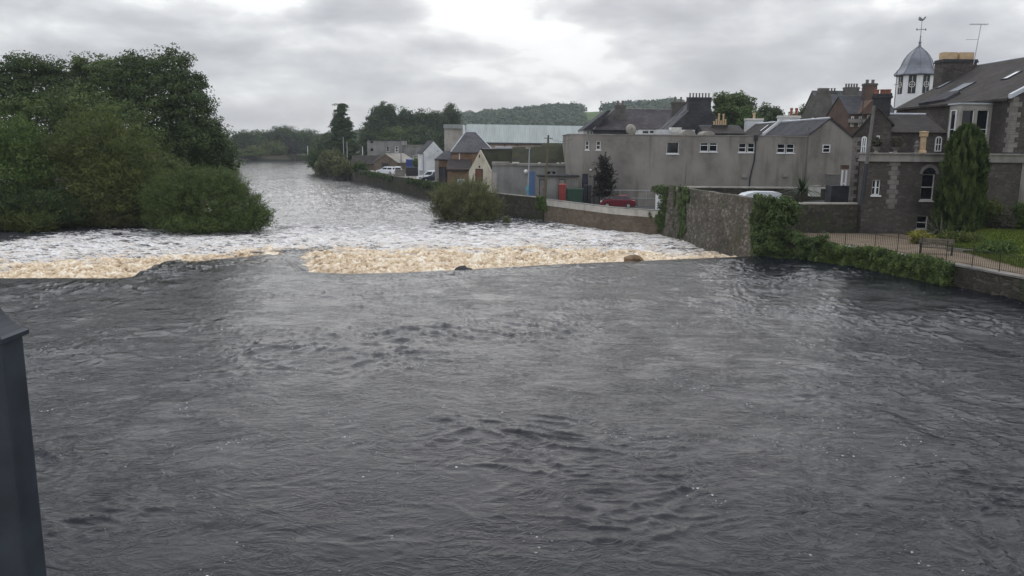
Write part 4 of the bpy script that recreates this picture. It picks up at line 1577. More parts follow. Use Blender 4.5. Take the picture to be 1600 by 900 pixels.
chimney(WG, wx_(1359), wx_(1387), wy + .3, wy + 1.5, wz_(180), wz_(146), 'dark_stone', 3, .35, .2, 'pot_red', 'dark_stone', M=MW)
proud_window(WG, wx_(1369), wx_(1374), wy, wz_(228, 1370), wz_(212, 1370), M=MW, fw=.06)
m = MB()
yw = 65.5
xa, xb = XX(1390, yw, 200), VX - .05
ez, rz_ = ZZ(1430, 205, yw), ZZ(1430, 179.5, yw + 3.2)
m.box(xa, xb, yw, yw + 6.4, 7.12, ez)
m.build('wing_wall', MT['house_stone'], WG)
m = MB()
hx = XX(1446, yw + 3.2, 180)
m.add([(xa - .1, yw - .3, ez - .1), (XX(1478, yw, 205), yw - .3, ez - .1), (XX(1478, yw, 205), yw + 6.4, ez - .1), (xa - .1, yw + 6.4, ez - .1), (xa - .1, yw + 3.2, rz_), (hx, yw + 3.2, rz_)],
      [(0, 1, 5, 4), (1, 2, 5), (2, 3, 4, 5), (3, 0, 4), (3, 2, 1, 0)])
rf = m.build('wing_roof', MT['slate_brown'], WG)
m = MB()
m.path([(xa, yw + 3.2, rz_ + .05), (hx, yw + 3.2, rz_ + .05)], [.1, .1], 6)
m.build('ridge', MT['leadlight'], rf)
for a, b in ((1461, 1471),):
    proud_window(WG, XX(a, yw, 220), XX(b, yw, 220), yw, 7.2, ZZ(a, 213, yw), fw=.07, arch=True, mull=1)

# ornaments standing on the terrace parapet
for k, (p, r, lb) in enumerate(((1370, .40, 'left-hand clipped ball plant in a low urn on the stone terrace'), (1400, .46, 'larger ball plant in an urn on the terrace nearer the wing window'))):
    lb = ('smaller ball plant in a low urn on the stone terrace by the pole', 'larger ball plant in an urn on the terrace between pole and tan pot')[k]
    c_ = Vector((XX(p, 60.6, 225), 60.6, 7.1))
    t = thing('urn_plant', lb, 'potted plant', tuple(c_), 0, 'urns of clipped plants on the terrace')
    m = MB(Matrix.Translation(c_))
    m.lathe([(.2, 0), (.12, .08), (.1, .16), (.28, .36), (.34, .42), (.3, .43)], (0, 0, 0), 12)
    m.build('urn', MT['band'], t)
    P, Nn, T = crown_pts([(c_.x, c_.y, c_.z + .42 + r * .75, r, r, r * .9)], .16, 16)
    leaf_obj('foliage', P, Nn, .09, T, MT['leaf_grey'], t, .6)
c_ = Vector((XX(1443, 60.5, 215), 60.5, 7.1))
tc_ = thing('clay_pot', 'tall tan clay chimney pot standing on the stone terrace wall', 'clay pot', tuple(c_))
m = MB(Matrix.Translation(c_))
m.lathe([(.3, 0), (.3, .14), (.22, .2), (.2, 1.15), (.3, 1.22), (.3, 1.5), (.24, 1.52), (.24, 1.3)], (0, 0, 0), 14)
m.build('pot_body', MT['pot_buff'], tc_)
m = MB(Matrix.Translation(c_))
m.lathe([(.34, 1.5), (.34, 1.56), (.05, 1.6)], (0, 0, 0), 14)
m.build('lid', MT['pot_buff'], tc_)
m = MB(Matrix.Translation((XX(1431, 60.6), 60.6, 7.1)))
m.lathe([(.16, 0), (.1, .1), (.14, .3), (.22, .5), (.12, .62), (.16, .72), (.03, .95)], (0, 0, 0), 10)
tag(m.build('stone_ornament', MT['quoin']), 'small pale carved ornament on the terrace beside the tan pot', 'garden ornament')

pl = thing('service_pole', 'tall grey pole rising past the villa gable from behind the garden wall', 'pole', tuple(at(1345.5, 318, 59.2)))
m = MB()
a_, b_ = at(1345.5, 320, 59.2), at(1366, 165, 59.2)
m.tube(a_, a_.lerp(b_, .42), .17, .15, 10)
m.build('sleeve', MT['dark'], pl)
m = MB()
m.tube(a_.lerp(b_, .40), b_, .13, .10, 10)
m.build('shaft', MT['pipe'], pl)

ant = thing('tv_aerial', 'thin television aerial on a tall mast above the villa ridge', 'aerial', tuple(on_slope(1525, 108)))
a0, a1 = on_slope(1525, 108), at(1533, 38, 76)
a0 = Vector((a1.x - .3, 76, RZ - .1))
m = MB()
m.tube(a0, a1, .04, .03)
m.build('mast', MT['galv'], ant)
m = MB()
m.tube(a1 + Vector((-1, 0, 0)), a1 + Vector((.7, 0, .02)), .022)
for k in range(7):
    q = a1 + Vector((-.95 + k * .25, 0, 0))
    m.tube(q + Vector((0, -.3, 0)), q + Vector((0, .3, 0)), .015)
    m.tube(q + Vector((0, 0, -.1)), q + Vector((0, 0, .1)), .015)
q = a0.lerp(a1, .62)
m.tube(q, q + Vector((-1.1, 0, 0)), .02)
m.build('antenna_rods', MT['galv'], ant)

# scaffold poles and thin masts among the roofs
for nm, lb, p, q, Y in (('roof_mast', 'thin dark pole beside the white tower', (1398, 160), (1402, 110), 105),
                        ('roof_mast', 'thin dark mast with cross pieces left of the stone chimney', (1349, 168), (1351, 131), 100)):
    t = thing(nm, lb, 'mast', tuple(at(p[0], p[1], Y)), 0)
    m = MB()
    a_, b_ = at(*p, Y), at(*q, Y)
    m.tube(a_ - Vector((0, 0, 4)), b_, .06, .04)
    m.build('pole', MT['dark'], t)
    m = MB()
    c_ = a_.lerp(b_, .8)
    m.tube(c_ - Vector((.35, 0, 0)), c_ + Vector((.35, 0, 0)), .03)
    c_ = a_.lerp(b_, .55)
    m.tube(c_ - Vector((.25, 0, 0)), c_ + Vector((.3, 0, .1)), .03)
    m.build('crosspiece', MT['dark'], t)

# ================================================================== low riverside buildings
# cream gable with long mossy roof, turned a little from the river
c0, c1 = at(732.5, 293, 111.0), at(768, 297, 108.4)
wg = (Vector((c1.x, c1.y, 0)) - Vector((c0.x, c0.y, 0)))
ang = math.atan2(wg.y, wg.x)
CG = thing('cream_gable_house', 'old building with cream gable end, brown loft door and long dark mossy roof', 'building', (c0.x, c0.y, .7), ang)
ML = WM[CG.name]
wl = wg.length
zeg, zrg = 3.75 - .7, 6.65 - .7
cgL = 14.5
gable_block(CG, 0, wl, 0, cgL, -.2, zeg, zrg, 'cream_wall', 'y', M=ML)
gable_roof(CG, 0, wl, .25, cgL, zeg, zrg, 'moss_roof', 'y', M=ML, over=.3, verge=-.02, ridge='dark')
d_ = door(CG, wl * .33, wl * .60, 0, 1.7, 3.35, 'brown', M=ML, label='brown loft door')
m = MB(ML)
m.box(wl * .46, wl * .5, -.06, .02, zrg - 1.0, zrg - .6)
m.box(wl * .45, wl * .51, -.06, .02, zeg + .55, zeg + .8)
m.build('vent', MT['dark'], CG)

# grey garage range with pale fascia, mossy roof behind
GY = 102.5
GR = thing('garage_range', 'low grey harled garage range with pale fascia and mossy slate roof behind', 'garage', (XX(830, GY), GY, .6))
def hx_(p): return XX(p, GY, 270)
gz_ = ZZ(830, 259, GY)
gh = [(hx_(855), hx_(861), ZZ(858, 273, GY), ZZ(858, 267.5, GY)), (hx_(862.5), hx_(869), ZZ(858, 273, GY), ZZ(858, 267.5, GY))]
wall_box(GR, hx_(769), hx_(889), GY, GY + 2.2, .3, gz_, 'harl_b', gh)
for h in gh:
    opening(GR, h[0], h[1], GY, h[2], h[3], style='none', fw=.05, fmat='offwhite', sill=False)
m = MB()
m.box(hx_(795), hx_(889.5), GY - .18, GY + 2.3, gz_ + .003, gz_ + .28)
m.build('fascia', MT['band'], GR)
m = MB()
m.box(hx_(768.5), hx_(796), GY - .12, GY + 2.2, gz_ + .003, gz_ + .42)
m.build('parapet', MT['concrete'], GR)
m = MB()
m.box(hx_(769.5), hx_(776), GY - .06, GY + .01, .5, ZZ(772, 270, GY))
m.build('render_patch', MT['harl_c'], GR)
m = MB()
m.add([(hx_(800), GY + 1.6, gz_ + .25), (hx_(889), GY + 1.6, gz_ + .25), (hx_(889), GY + 6.5, gz_ + 2.45), (hx_(800), GY + 6.5, gz_ + 2.3),
       (hx_(800), GY + 1.6, gz_ - .1), (hx_(889), GY + 1.6, gz_ - .1), (hx_(889), GY + 11, gz_ - .1), (hx_(800), GY + 11, gz_ - .1)],
      [(0, 1, 2, 3), (4, 5, 1, 0), (5, 6, 2, 1), (6, 7, 3, 2), (7, 4, 0, 3), (7, 6, 5, 4)])
m.build('roof', MT['moss_roof'], GR)
m = MB()
m.add([(hx_(848), GY + 6, gz_ + 2), (hx_(889), GY + 6, gz_ + 2), (hx_(889), GY + 9, ZZ(870, 223.5, GY + 9)), (hx_(850), GY + 9, ZZ(870, 223.5, GY + 9)), (hx_(848), GY + 12, gz_ + 2), (hx_(889), GY + 12, gz_ + 2)],
      [(0, 1, 2, 3), (1, 5, 2), (0, 3, 4), (4, 3, 2, 5), (0, 4, 5, 1)])
m.build('upper_roof', MT['moss_roof'], GR)
d_ = door(GR, hx_(826), hx_(834.5), GY, .6, ZZ(830, 269, GY), 'blue', frame='blue', label='bright blue door')
m = MB()
for k in range(9):
    q = hx_(800 + k * 9.5 + (k * 37 % 5))
    if k in (0, 4, 7, 8):
        m.box(q, q + (.9 if k in (0, 8) else .3), GY + .9, GY + 1.3, gz_ + .28, gz_ + .42)
m.build('roof_debris', MT['offwhite'], GR)
m = MB()
m.lathe([(.04, -.3), (.22, -.15), (.3, .05), (.22, .25), (.04, .32)], (hx_(821.5), GY - .35, ZZ(821, 268.5, GY)), 12)
m.tube((hx_(821.5), GY - .35, ZZ(821, 268.5, GY)), (hx_(821.5), GY + .02, ZZ(821, 268.5, GY)), .03)
m.build('globe_lamp', MT['lampglass'], GR, smooth=True)

SH = thing('flat_roof_shed', 'small flat-roofed shed of grey boards with a pale door behind the red bin', 'shed', (XX(875, 94), 94, .5))
SY = 93.5
def sx(p): return XX(p, SY, 285)
sz = ZZ(870, 276, SY)
wall_box(SH, sx(842), sx(903), SY, SY + 4, .3, sz, 'harl_b')
m = MB()
m.box(sx(839), sx(905), SY - .3, SY + 4.1, sz + .003, sz + .16)
m.build('roof', MT['dark_stone'], SH)
m = MB()
for p in range(870, 903, 3):
    m.box(sx(p), sx(p) + .1, SY - .03, SY + .01, .5, sz)
m.build('boarding', MT['woodgrey'], SH)
door(SH, sx(843.5), sx(851), SY, .5, ZZ(850, 281, SY), 'woodgrey', label='weathered grey door')
door(SH, sx(874), sx(882), SY, .5, ZZ(880, 281, SY), 'concrete', label='pale grey door')

# ================================================================== sandstone house with pyramid roof
PX = thing('sandstone_workshop', 'brown sandstone building with tall hipped slate roof and garage bays facing the road', 'building', (-6, 126, .9))
QY = 124.0
def qx(p): return XX(p, QY, 260)
def qz_(p): return ZZ(740, p, QY)
wall_box(PX, qx(706), qx(771), QY, QY + 8, .6, qz_(238.5), 'sandstone')
hip_roof(PX, qx(706), qx(771), QY, QY + 8, qz_(238.5), ZZ(735, 207, QY + 4), XX(727, QY + 4), XX(744, QY + 4), 'slate_pale', ry=QY + 4, ridge='leadlight')
# lower front range with lean-to slate
wall_box(PX, qx(702), qx(738), QY - 3.2, QY - .01, .6, qz_(262), 'sandstone')
m = MB()
m.add([(qx(700), QY - 3.5, qz_(264)), (qx(737), QY - 3.5, qz_(264)), (qx(737), QY - .01, qz_(249)), (qx(700), QY - .01, qz_(249)),
       (qx(700), QY - 3.5, qz_(264) - .2), (qx(737), QY - 3.5, qz_(264) - .2), (qx(737), QY - .01, qz_(264) - .2), (qx(700), QY - .01, qz_(264) - .2)],
      [(0, 1, 2, 3), (7, 6, 5, 4), (0, 4, 5, 1), (1, 5, 6, 2), (2, 6, 7, 3), (3, 7, 4, 0)])
m.build('lean_to_roof', MT['slate_brown'], PX)
# garage front
gy = 127.0
def gx_(p): return XX(p, gy, 270)
wall_box(PX, gx_(679.5), gx_(705), gy - .0, gy + 6, .6, ZZ(690, 249, gy), 'sandstone', [(gx_(686), gx_(693), .6, ZZ(690, 261, gy)), (gx_(694.5), gx_(698.5), .6, ZZ(690, 261, gy))], depth=.4)
m = MB()
m.box(gx_(679.5), gx_(685.5), gy - .12, gy, .7, ZZ(690, 250, gy))
m.build('grey_pier', MT['concrete'], PX)
door(PX, gx_(686.6), gx_(692.4), gy + .36, .7, ZZ(690, 262, gy), 'navy')
door(PX, gx_(694.8), gx_(698.2), gy + .36, .7, ZZ(690, 262, gy), 'navy')
door(PX, gx_(700), gx_(704.6), gy - .02, .7, ZZ(690, 262, gy), 'deepblue')
m = MB()
m.add([(gx_(679), gy - .2, ZZ(690, 249, gy)), (gx_(706), gy - .2, ZZ(690, 249, gy)), (gx_(712), gy + 6, ZZ(690, 236, gy)), (gx_(690), gy + 6, ZZ(690, 236, gy)),
       (gx_(679), gy - .2, ZZ(690, 249, gy) - .15), (gx_(706), gy - .2, ZZ(690, 249, gy) - .15), (gx_(712), gy + 6.2, ZZ(690, 249, gy) - .15), (gx_(690), gy + 6.2, ZZ(690, 249, gy) - .15)],
      [(0, 1, 2, 3), (7, 6, 5, 4), (0, 4, 5, 1), (1, 5, 6, 2), (2, 6, 7, 3), (3, 7, 4, 0)])
m.build('side_roof', MT['slate'], PX)
m = MB()
m.box(qx(717.3), qx(718.6), QY - .08, QY, qz_(255), qz_(239))
m.build('downpipe', MT['white'], PX)
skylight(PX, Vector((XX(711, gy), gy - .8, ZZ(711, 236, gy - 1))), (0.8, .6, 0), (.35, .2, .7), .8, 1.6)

# white gable house
WH = thing('white_gable_house', 'plain white gable end house standing beside the white estate car', 'house', (XX(677.5, 152), 152, .9), math.radians(13))
Mw = WM[WH.name]
ww = 4.0
wx_a = -ww / 2
wze, wzr = ZZ(677, 239, 152) - .9, ZZ(677, 221, 152) - .9
gable_block(WH, -ww / 2, ww / 2, 0, 8.5, -.2, wze, wzr, 'white_wall', 'y', M=Mw)
gable_roof(WH, -ww / 2, ww / 2, .1, 8.5, wze, wzr, 'slate', 'y', M=Mw, over=.2, verge=-.01)
m = MB(Mw)
m.tube((-ww / 2 + .12, -.06, 0), (-ww / 2 + .12, -.06, wze), .06)
m.build('downpipe', MT['galv'], WH)
m = MB(Mw)
m.lathe([(.03, 0), (.12, .08), (.03, .16)], (.7, -.12, wze + .3), 8)
m.build('wall_lamp', MT['dark'], WH)

# far flat grey house and sheds
FH = thing('flat_roof_house', 'grey two-storey flat-roofed house under the poplars with small dark windows', 'house', (XX(600, 200), 202, 1))
FY = 200.0
def fx(p): return XX(p, FY, 240)
def fz(p): return ZZ(600, p, FY)
fh = [(fx(579), fx(583.5), fz(224), fz(220.5)), (fx(579), fx(583.5), fz(236.5), fz(232)), (fx(604), fx(608), fz(237), fz(229)), (fx(617), fx(622.5), fz(238), fz(228.5))]
wall_box(FH, fx(574), fx(628), FY, FY + 10, .6, fz(219.5), 'harl_b', fh)
for k, h in enumerate(fh):
    opening(FH, h[0], h[1], FY, h[2], h[3], style='sash' if k > 1 else 'none', fmat='white' if k > 1 else 'pipe', fw=.18 if k == 3 else .08, sill=False)
m = MB()
m.box(fx(573), fx(629), FY - .2, FY + 10.2, fz(219.5) + .003, fz(218.6))
m.build('coping', MT['dark_stone'], FH)
wall_box(FH, fx(628), fx(668), FY + 1, FY + 9, .6, fz(227.5), 'harl_b', name='side_wall')
m = MB()
m.box(fx(628), fx(669), FY + .8, FY + 9.2, fz(227.5) + .003, fz(226.3))
m.build('side_coping', MT['band'], FH)

GS = thing('pitched_shed', 'low stone shed with a pale sheet roof behind the two parked white cars', 'shed', (XX(600, 180), 182, 1), math.radians(-28))
Ms = WM[GS.name]
s_w = 6.6
gable_block(GS, -s_w / 2, s_w / 2, 0, 7, -.3, 2.2, 4.0, 'rubble_brown', 'y', M=Ms)
gable_roof(GS, -s_w / 2, s_w / 2, 0, 7, 2.2, 4.0, 'concrete', 'y', M=Ms, over=.3)
door(GS, -.9, .7, 0, -.2, 1.9, 'dark', M=Ms)
LS = thing('long_stone_shed', 'long low stone outbuilding with dark slate roof beside the grey flat house', 'shed', (XX(583, 190), 190, 1), math.radians(20))
Ms = WM[LS.name]
gable_block(LS, -4.5, 4, 0, 5, -.3, 1.6, 3.4, 'rubble_brown', 'x', M=Ms)
gable_roof(LS, -4.5, 4, 0, 5, 1.6, 3.4, 'slate_brown', 'x', M=Ms)
CB = thing('cream_outbuilding', 'small cream flat-roofed outbuilding between blue container and white gable', 'shed', (XX(655, 172), 172, 1))
wall_box(CB, XX(645, 172), XX(664, 172), 172, 177, .6, ZZ(650, 244, 172), 'cream_wall', [(XX(648, 172), XX(660, 172), 2.0, ZZ(650, 249, 172))])
opening(CB, XX(648, 172), XX(660, 172), 172, 2.0, ZZ(650, 249, 172), mull=3, fw=.1, sill=False)
m = MB()
m.box(XX(644.5, 172), XX(664.5, 172), 171.7, 177.2, ZZ(650, 244, 172) + .004, ZZ(650, 243, 172))
m.build('roof', MT['band'], CB)
BC = thing('blue_container', 'deep blue storage container beside the cream outbuilding', 'container', (XX(640, 168), 168, 1))
m = MB()
m.box(XX(634, 168), XX(645, 168), 168, 172, .9, ZZ(640, 249, 168))
m.build('container_body', MT['deepblue'], BC)
m = MB()
for k in range(7):
    q = XX(634, 168) + .12 + k * .21
    m.box(q, q + .08, 167.94, 168.0, 1.05, ZZ(640, 249.8, 168))
m.build('door_ribs', MT['deepblue'], BC)

# ================================================================== warehouse
WY = 228.0
def wxx(p): return XX(p, WY, 220)
def wzz(p, x=800): return ZZ(x, p, WY)
WR = thing('warehouse', 'huge warehouse with long pale green-grey sheet roof below the wooded hill', 'warehouse', (0, 240, 1))
zlo, zhi = wzz(222), ZZ(800, 194.5, WY + 16)
wall_box(WR, wxx(724), wxx(960), WY + .5, WY + 30, .8, zlo - .1, 'pink_wall')
m = MB()
m.add([(wxx(724), WY, zlo), (wxx(962), WY, zlo - .3), (wxx(962), WY + 16, zhi - .3), (wxx(724), WY + 16, zhi), (wxx(724), WY + 32, zlo), (wxx(962), WY + 32, zlo),
       (wxx(724), WY, zlo - .3), (wxx(962), WY, zlo - .6), (wxx(962), WY + 32, zlo - .4), (wxx(724), WY + 32, zlo - .3)],
      [(0, 1, 2, 3), (3, 2, 5, 4), (0, 3, 4, 9, 6), (1, 7, 8, 5, 2), (6, 7, 1, 0), (9, 4, 5, 8), (6, 9, 8, 7)])
m.build('roof', MT['cladding'], WR)
m = MB()
m.box(wxx(724), wxx(962), WY - .12, WY - .01, zlo - .62, zlo - .28)
m.build('gutter', MT['dark_stone'], WR)
wall_box(WR, wxx(694), wxx(723.6), WY + .5, WY + 30, .8, wzz(201, 700), 'harl_c', name='end_wall')
m = MB()
m.box(wxx(693), wxx(723), WY + .1, WY + 20, wzz(200.8, 700), ZZ(700, 194.2, WY))
m.build('end_fascia', MT['cladding'], WR)
m = MB()
m.box(wxx(723.2), wxx(727), WY - .3, WY - .02, zlo + .2, ZZ(725, 195.5, WY))
m.build('white_trim', MT['white'], WR)
for p in (788, 808, 866):
    m = MB()
    m.box(wxx(p), wxx(p + 1.2), WY + .38, WY + .5, .9, zlo - .65)
    m.build('downpipe', MT['brown'], WR)
m = MB()
m.box(wxx(857), wxx(870), WY + .4, WY + .5, wzz(236), wzz(229))
m.build('rust_panel', MT['brown'], WR)
LR = thing('low_slate_range', 'low slate-roofed range in front of the pink warehouse wall', 'building', (XX(812, 150), 150, 1))
wall_box(LR, XX(774, 150), XX(852, 150), 150, 158, .6, ZZ(810, 240, 150), 'harl_b')
gable_roof(LR, XX(774, 150), XX(852, 150), 150, 158, ZZ(810, 240, 150), ZZ(810, 231.5, 154), 'slate_pale', 'x', ridge='leadlight')

# ================================================================== river walls
def strip_wall(name, label, cat, pts, zb, zts, th, mat, coping=None, cop_h=.14, cop_o=.08, band=None, out=None, lean=.0):
    """wall following pts (x,y) with top heights zts; thickness goes away from the river"""
    t = thing(name, label, cat, (pts[0][0], pts[0][1], zts[0] - 1))
    def rib(off0, off1, zb_, zt_, nm, mt_, lbl=None):
        m = MB()
        vs, fs = [], []
        n_ = len(pts)
        for i, (x, y) in enumerate(pts):
            a = Vector(pts[max(i - 1, 0)])
            b = Vector(pts[min(i + 1, n_ - 1)])
            d = (b - a).normalized()
            nn_ = Vector((d.y, -d.x))       # to the right of travel
            o0, o1 = Vector((x, y)) + nn_ * off0, Vector((x, y)) + nn_ * off1
            b0, t0 = zb_[i], zt_[i]
            o0b = o0 - nn_ * lean * (t0 - b0)
            vs += [(o0b.x, o0b.y, b0), (o1.x, o1.y, b0), (o1.x, o1.y, t0), (o0.x, o0.y, t0)]
        for i in range(n_ - 1):
            k = i * 4
            for j in range(4):
                fs.append((k + j, k + 4 + j, k + 4 + (j + 1) % 4, k + (j + 1) % 4))
        fs += [(3, 2, 1, 0), tuple((n_ - 1) * 4 + j for j in range(4))]
        m.add(vs, fs)
        return m.build(nm, MT[mt_], t, label=lbl)
    n_ = len(pts)
    rib(0, th, [zb] * n_, zts, 'masonry', mat)
    if coping:
        rib(-cop_o, th + cop_o, [z + .003 for z in zts], [z + cop_h for z in zts], 'coping', coping)
    if band:
        rib(-.05, -.002, [z - band for z in zts], [z - .002 for z in zts], 'render_band', 'coping')
    return t


def bank(y0, y1, n_, off=0.0):
    ys = np.linspace(y0, y1, n_)
    return [(float(xr(y)) + off, float(y)) for y in ys]


yA, yB_, yC, yD, yE = RB[0][0], g(1225, 400, 0)[0], g(1047, 369, LOW)[0], g(850, 345, LOW)[0], g(562, 284, LOW)[0]
# travelling downstream (+Y) the land is on the right
p_prom = [(float(xr(y)), float(y)) for y in (2, 12, 20, 26, 31, 36, *[r[0] for r in RB if 36 < r[0] < yB_], yB_)]
strip_wall('promenade_wall', 'low mossy block retaining wall below the garden railing', 'wall', p_prom, -1.8, [1.12] * len(p_prom), .45, 'rubble_dark', 'band', .10, .05)
n_ = 12
pI = bank(yB_ + .02, yC, n_)
zI = [3.85 + .04 * math.sin(i * 2.3) - .2 * i / n_ for i in range(n_)]
zI[0] = 3.5
strip_wall('tall_river_wall', 'tall rough rubble river wall with ivy at both ends', 'wall', pI, -3, zI, .6, 'rubble', None, lean=.03)
pP = bank(yC + .03, yD, 8)
zP = [ZZ(1047, 331, yC) * (1 - i / 7) + ZZ(850, 312, yD) * (i / 7) for i in range(8)]
strip_wall('parapet_river_wall', 'brown river wall with pale rendered parapet in front of the car park', 'wall', pP, -3, zP, .4, 'rubble_brown', 'band', .10, .06, .62)
pQ = bank(yD + .03, yE + 90, 30)
zQ = [1.42 + .05 * math.sin(i) for i in range(30)]
strip_wall('quay_wall', 'dark rubble river wall running along the riverside road', 'wall', pQ, -3, zQ, .5, 'rubble_dark', None, lean=.04)
m = MB()   # white coping on the nearer end of the road wall
q0, q1 = bank(yD + .4, 104, 5, .25), None
m.path([(x, y, 1.52) for x, y in q0], [.10] * 5, 4)
tag(m.build('white_kerb', MT['coping']), 'thin white coping strip on the dark wall beside the bushy island', 'coping')

# stone garden wall from the river wall to the villa
xw0 = float(xr(yB_)) + .2
pW = [(xw0, yB_ + .3), (XX(1250, 58.5), 58.8), (XX(1275, 60), 60.0), (XX(1320, 60), 60.2), (XX(1349, 60.2), 60.3)]
GW = strip_wall('garden_wall', 'high mottled stone wall closing the garden next to the villa', 'wall', [(a, b) for a, b in pW], .4, [3.45, 3.3, 3.25, 3.25, 3.25], -.5, 'rubble_dark', 'coping', .12, .07)

# retaining wall behind the yard
m = MB()
y_ = 91.0
ya, yb_ = XX(1073, y_), XX(1330, y_)
YW = thing('yard_wall', 'low dark retaining wall with pale coping across the yard under the grey building', 'wall', ((ya + yb_) / 2, y_, .6))
m.box(ya, yb_, y_, y_ + .5, .3, ZZ(1150, 294, y_))
m.build('masonry', MT['rubble_dark'], YW)
m = MB()
m.box(ya - .1, yb_, y_ - .1, y_ + .6, ZZ(1150, 294, y_) + .003, ZZ(1150, 291.8, y_))
m.build('coping', MT['coping'], YW)

# roads and surfaces
def sheet(name, pts, mat, kind='structure'):
    me = bpy.data.meshes.new(name)
    me.from_pydata([tuple(p) for p in pts], [], [tuple(range(len(pts)))])
    me.materials.append(MT[mat])
    o = bpy.data.objects.new(name, me)
    COL.objects.link(o)
    o['kind'] = kind
    return o


MT['asphalt'] = m_render('asphalt', (.095, .09, .085), streak=.2, sc=2)
MT['road'] = m_render('pale_road', (.30, .28, .25), streak=.15, sc=1)
MT['gravel'] = m_render('gravel_path', (.195, .15, .105), streak=.15, sc=2.5)
MT['lawn'] = m_plain('lawn', (.09, .13, .022), .95, .1, .3, 1.5)
m = MB()


def ribbon(name, ys, f0, f1, dz, mat, nx=5):
    vs, fs = [], []
    for y in ys:
        for k in range(nx + 1):
            x = f0(y) + (f1(y) - f0(y)) * k / nx
            vs.append((x, y, float(gz_right(np.array([x]), np.array([y]))[0]) + dz))
    n1_ = nx + 1
    for i in range(len(ys) - 1):
        for k in range(nx):
            a = i * n1_ + k
            fs.append((a, a + 1, a + n1_ + 1, a + n1_))
    mm = MB()
    mm.add(vs, fs)
    o = mm.build(name, MT[mat], None, smooth=False)
    o['kind'] = 'structure'
    return o


ribbon('riverside_road', list(np.linspace(100, 300, 60)), lambda y: float(xr(y)) + .9, lambda y: float(xr(y)) + 7.5, .05, 'road')
ribbon('car_park', list(np.linspace(63, 99, 20)), lambda y: float(xr(y)) + .9, lambda y: float(xr(y)) + 34, .05, 'asphalt', 14)
ribbon('promenade_path', list(np.linspace(5, 59.7, 30)), lambda y: float(xr(y)) + .9, lambda y: float(xr(y)) + 12, .04, 'gravel', 6)

# lawn bank rising behind the path
lx0 = XX(1420, 56)
vs, fs = [], []
nu, nv = 24, 18
for j in range(nv + 1):
    for i in range(nu + 1):
        u, v_ = i / nu, j / nv
        y = 40 + 19.8 * v_
        xe = np.interp(y, [40, 47, 53, 57, 60], [XX(1660, 40), XX(1545, 47), XX(1480, 53), XX(1440, 57), XX(1430, 60)])
        x = xe + (62 - xe) * u
        z = 1.2 + .55 * min(1, u * 7) + .12 * math.sin(x * .8) * math.sin(y * .6) * min(1, u * 4)
        vs.append((x, y, z if i else 1.05))
for j in range(nv):
    for i in range(nu):
        a = j * (nu + 1) + i
        fs.append((a, a + 1, a + nu + 2, a + nu + 1))
mm = MB()
mm.add(vs, fs)
lawn = mm.build('lawn', MT['lawn'], None, smooth=True)
lawn['kind'] = 'structure'
P = np.array(vs)
rng = np.random.RandomState(5)
k = rng.rand(26000, 2)
yy = 40 + 19.8 * k[:, 1]
xe = np.interp(yy, [40, 47, 53, 57, 60], [XX(1660, 40), XX(1545, 47), XX(1480, 53), XX(1440, 57), XX(1430, 60)])
xx_ = xe + 14 * k[:, 0] ** 1.3
uu = (xx_ - xe) / (62 - xe)
zz_ = 1.2 + .55 * np.minimum(1, uu * 7) + .12 * np.sin(xx_ * .8) * np.sin(yy * .6) * np.minimum(1, uu * 4) + .05
Pg = np.stack([xx_, yy, zz_], 1)
leaf_obj('lawn_grass', Pg, np.tile([0, -1., .3], (len(Pg), 1)), .14, .5 + .5 * (rng.rand(len(Pg)) - .5), MT['grassblade'], None, .3, np.tile([0, 0, 1.], (len(Pg), 1)))['kind'] = 'stuff'

# ================================================================== trees of the near (west) bank
def B3(px, py, Y, rpx, rpz=None, ry=None):
    """blob seen at px,py at distance Y with radii in photo pixels"""
    c = at(px, py, Y)
    k = Y / F
    rz = (rpz or rpx) * k
    return (c.x, c.y, c.z, rpx * k, (ry if ry else rpx * k), rz)


def base_at(px, Y, z=.8):
    p = at(px, 330, Y)
    return (p.x, p.y, z)


R_ = np.random.RandomState
tree('oak_tree', 'tall dark-leaved oak with ragged top rising over the wooded bank', 'tree', base_at(275, 98),
     [B3(262, 150, 98, 44), B3(300, 165, 98, 34), B3(225, 120, 100, 34), B3(268, 112, 99, 32), B3(322, 205, 98, 28), B3(245, 190, 97, 45), B3(300, 225, 97, 44),
      B3(345, 245, 99, 24), B3(312, 128, 99, 14), B3(200, 150, 99, 28), B3(340, 280, 98, 22), B3(270, 260, 96, 45)],
     .30, 'leaf_dark', 1.0, 62, .62, .35, gaps=.12, jit=.26, rng=R_(21))
tree('ash_tree', 'high feathery olive-green ash behind the oak', 'tree', base_at(160, 102),
     [B3(165, 115, 102, 36, 26), B3(200, 105, 103, 26, 20), B3(130, 130, 102, 28), B3(125, 100, 101, 14, 12), B3(170, 150, 100, 42), B3(110, 175, 100, 34)],
     .30, 'leaf_mid', .95, 55, .5, .3, gaps=.15, jit=.34, rng=R_(22), inner=.3)
tree('ash_tree', 'broad layered ash at the water-side wood edge with flat sprays against the sky', 'tree', base_at(50, 94),
     [B3(50, 105, 94, 42, 16), B3(20, 125, 93, 34, 22), B3(85, 120, 95, 28, 16), B3(55, 140, 93, 44, 24), B3(0, 150, 92, 36), B3(95, 160, 93, 34), B3(-50, 130, 93, 40)],
     .28, 'leaf_dark', .95, 55, .45, .3, gaps=.15, jit=.34, rng=R_(23), inner=.3)
